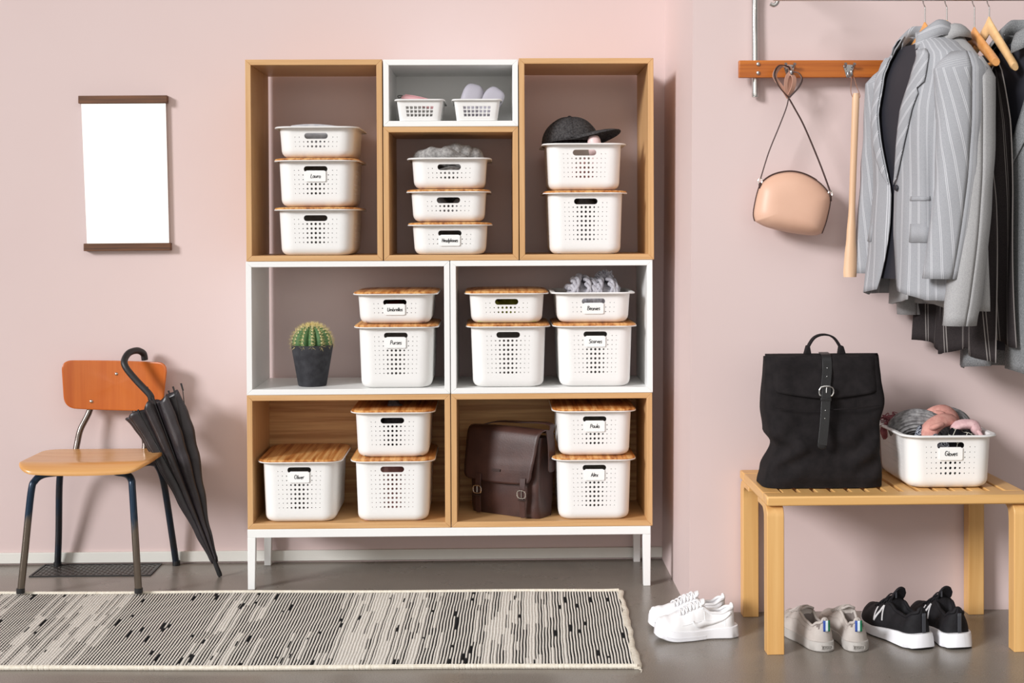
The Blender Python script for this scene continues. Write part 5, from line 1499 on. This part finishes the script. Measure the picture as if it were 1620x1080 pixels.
    def quad_strip(nm, rows, m, off):
        """rows of (t,k) parameters laid just proud of the upper"""
        mb2 = MB(); R_ = []
        for row in rows:
            q = []
            for t, k in row:
                k0 = k; i0 = int(k0); f = k0-i0
                a, b2 = Vector(sec(t, i0)), Vector(sec(t, min(i0+1, NS_-1)))
                p = a.lerp(b2, f); nrm = Vector((-0.6 if t < 0.03 else 0, (p.y-bend(t)), 0)); nrm.normalize()
                q.append(p+nrm*off)
            R_.append(q)
        mb2.loft(R_, False); return obj(nm, mb2, m, r, solid=0.0012, offset=0, angle=60)
    def k_of(t, side):      # helper: index range on one side (0 left .. 32 right)
        return side
    # heel counter at the back: vertical faces at t=0
    def heel_plate(nm, y0, y1, z0, z1, m, off=0.0022, bev=0.0008, yo=0.0):
        mb2 = MB(); R_ = []
        for j in range(7):
            z = lerp(z0, z1, j/6); row = []
            for i in range(9):
                y = lerp(y0, y1, i/8)
                zb = sole_h(0)-0.002; H_ = interp(HT, 0)
                s_ = min(1, max(0, (z-zb)/(H_-zb)))**(1/0.8)
                # distance of the heel curve at lateral position y, from the outline near the heel
                tt = 0
                for q in range(1, 30):
                    t = q*0.004
                    if W(t)*lerp(1, 0.60, s_**1.5) >= abs(y): break
                row.append((L_*(q-1)*0.004*0.9-off+0.003, y+yo, z))
            R_.append(row)
        mb2.loft(R_, False); return obj(nm, mb2, m, r, solid=0.0012, offset=0, angle=70)
    if kind == 'grey':
        heel_plate('heel_tab', -0.0035, 0.0035, 0.056, 0.086, m_sky, 0.0034)
        heel_plate('heel_tab', 0.0036, 0.0098, 0.056, 0.086, m_blue, 0.0030)
        heel_plate('heel_tab', -0.0098, -0.0036, 0.056, 0.086, m_grn, 0.0030)
        for y0, y1, z0, z1 in ((-0.016,0.016,0.0085,0.0095),(-0.016,0.016,0.0175,0.0185),(-0.016,-0.015,0.0085,0.0185),(0.015,0.016,0.0085,0.0185)):
            obj('sole_badge', MB().box(-0.0052, -0.0015, y0, y1, z0, z1), so_m, r)
        mb2 = MB()
        t3 = bpy.data.curves.new('badge_text', 'FONT'); t3.body = 'PUMA'; t3.size = 0.0085; t3.align_x = 'CENTER'; t3.extrude = 0.0006
        to = bpy.data.objects.new('badge_lettering', t3); COL.objects.link(to)
        tm = bpy.data.meshes.new_from_object(to); bpy.data.objects.remove(to); bpy.data.curves.remove(t3)
        to = obj('badge_lettering', tm, None, r); tm.materials.clear(); tm.materials.append(m_badge)
        to.rotation_euler = (PI/2, 0, -PI/2); to.location = (-0.0046, 0.0, 0.0105)
        for s_, ks in ((1, (1.0, 4.5)), (-1, (31.0, 27.5))):
            mbp = MB().tube([sec(t, 5 if s_ > 0 else 27, 0.0006+0.004*math.exp(-((t-0.62)/0.05)**2)) for t in [0.12+0.75*i/24 for i in range(25)]], 0.0010, 5); obj('stitched_seam', mbp, m_greysuede, r)
    if kind == 'black':
        heel_plate('heel_strip', -0.0055, 0.0055, 0.046, 0.100, m_blacktrim, 0.0030)
        for s_ in (1, -1):
            kk = (lambda q: 16-q) if s_ > 0 else (lambda q: 16+q)
            ta, tb = (0.40, 0.60)
            bars = [[(0.44,14.2),(0.475,8.0)], [(0.475,8.0),(0.555,14.2)], [(0.555,14.2),(0.59,8.0)]]
            mbN = MB()
            for (t0, q0), (t1, q1) in bars:
                P = []
                for i in range(9):
                    t, q = lerp(t0, t1, i/8), lerp(q0, q1, i/8); kf = kk(q); i0 = int(kf); p = Vector(sec(t, i0)).lerp(Vector(sec(t, min(i0+1, NS_-1))), kf-i0)
                    P.append((p.x, p.y+s_*0.0022, p.z+0.0006))
                mbN.tube(P, 0.0034, 6, True, 0.35, (0,1,0))
            lo = obj('side_letter', mbN, m_silverprint, r, weld=False)
        obj('tongue_pull', MB().box(L_*0.372-0.001, L_*0.372+0.0012, bend(0.37)+0.012, bend(0.37)+0.016, 0.118, 0.138), m_blacktrim, r)
    if kind == 'white':
        for s_ in (1, -1):
            q0 = lambda k: k if s_ > 0 else 32-k
            seam = MB().tube([sec(t, q0(3), 0.001) for t in [0.30+0.40*i/12 for i in range(13)]], 0.0009, 5)
            seam.tube([sec(0.40, q0(k)) for k in range(1, 8)], 0.0010, 5); seam.tube([sec(0.15, q0(k)) for k in range(1, 7)], 0.0010, 5)
            obj('stitched_seam', seam, m_whiteleather, r, weld=False)
            SW = [(0.06,6.2),(0.18,4.6),(0.30,3.2),(0.42,2.1),(0.50,2.0),(0.55,2.9),(0.555,4.0)]
            P = crom([(a, b2, 0) for a, b2 in SW], 5); mbs = MB(); R_ = []
            for i, p in enumerate(P):
                t_ = i/(len(P)-1); wd = 1.25*math.sin(PI*min(1, t_*0.9+0.08))**0.9+0.05
                row = []
                for dq in (-wd, 0, wd):
                    kf = min(15, max(0.2, p.y+dq*0.8)); kf = kf if s_ > 0 else 32-kf; i0 = int(kf); c = Vector(sec(p.x, i0)).lerp(Vector(sec(p.x, min(i0+1, NS_-1))), kf-i0)
                    row.append((c.x, c.y+s_*0.0016, c.z+0.0003))
                R_.append(row)
            mbs.loft(R_, False); obj('side_swoosh', mbs, m_whiteleather, r, solid=0.002, offset=0)
    return r
PIr = PI
def heading(dx, dy): return math.atan2(dy, dx)
shoe('sneaker', 'white leather sneaker nearest the viewer, left of the bench', (0.828,-0.548,0.0003), heading(-0.985,-0.14), 0.232, 'white', -1)
shoe('sneaker', 'white leather sneaker standing behind its pair, left of the bench', (0.820,-0.448,0.0003), heading(-0.985,-0.10), 0.228, 'white', 1)
shoe('sneaker', 'grey suede sneaker under the bench, left one of the grey pair', (1.050,-0.712,0.0003), heading(-0.19,0.98), 0.258, 'grey', 1)
shoe('sneaker', 'grey suede sneaker under the bench, right one of the grey pair', (1.137,-0.716,0.0003), heading(-0.10,0.99), 0.258, 'grey', -1)
shoe('running_shoe', 'black running shoe with white sole and its side letter in view', (1.322,-0.700,0.0003), heading(-0.27,0.96), 0.275, 'black', 1)
shoe('running_shoe', 'black running shoe with white sole nearest the right bench legs', (1.420,-0.702,0.0003), heading(-0.12,0.99), 0.275, 'black', -1)
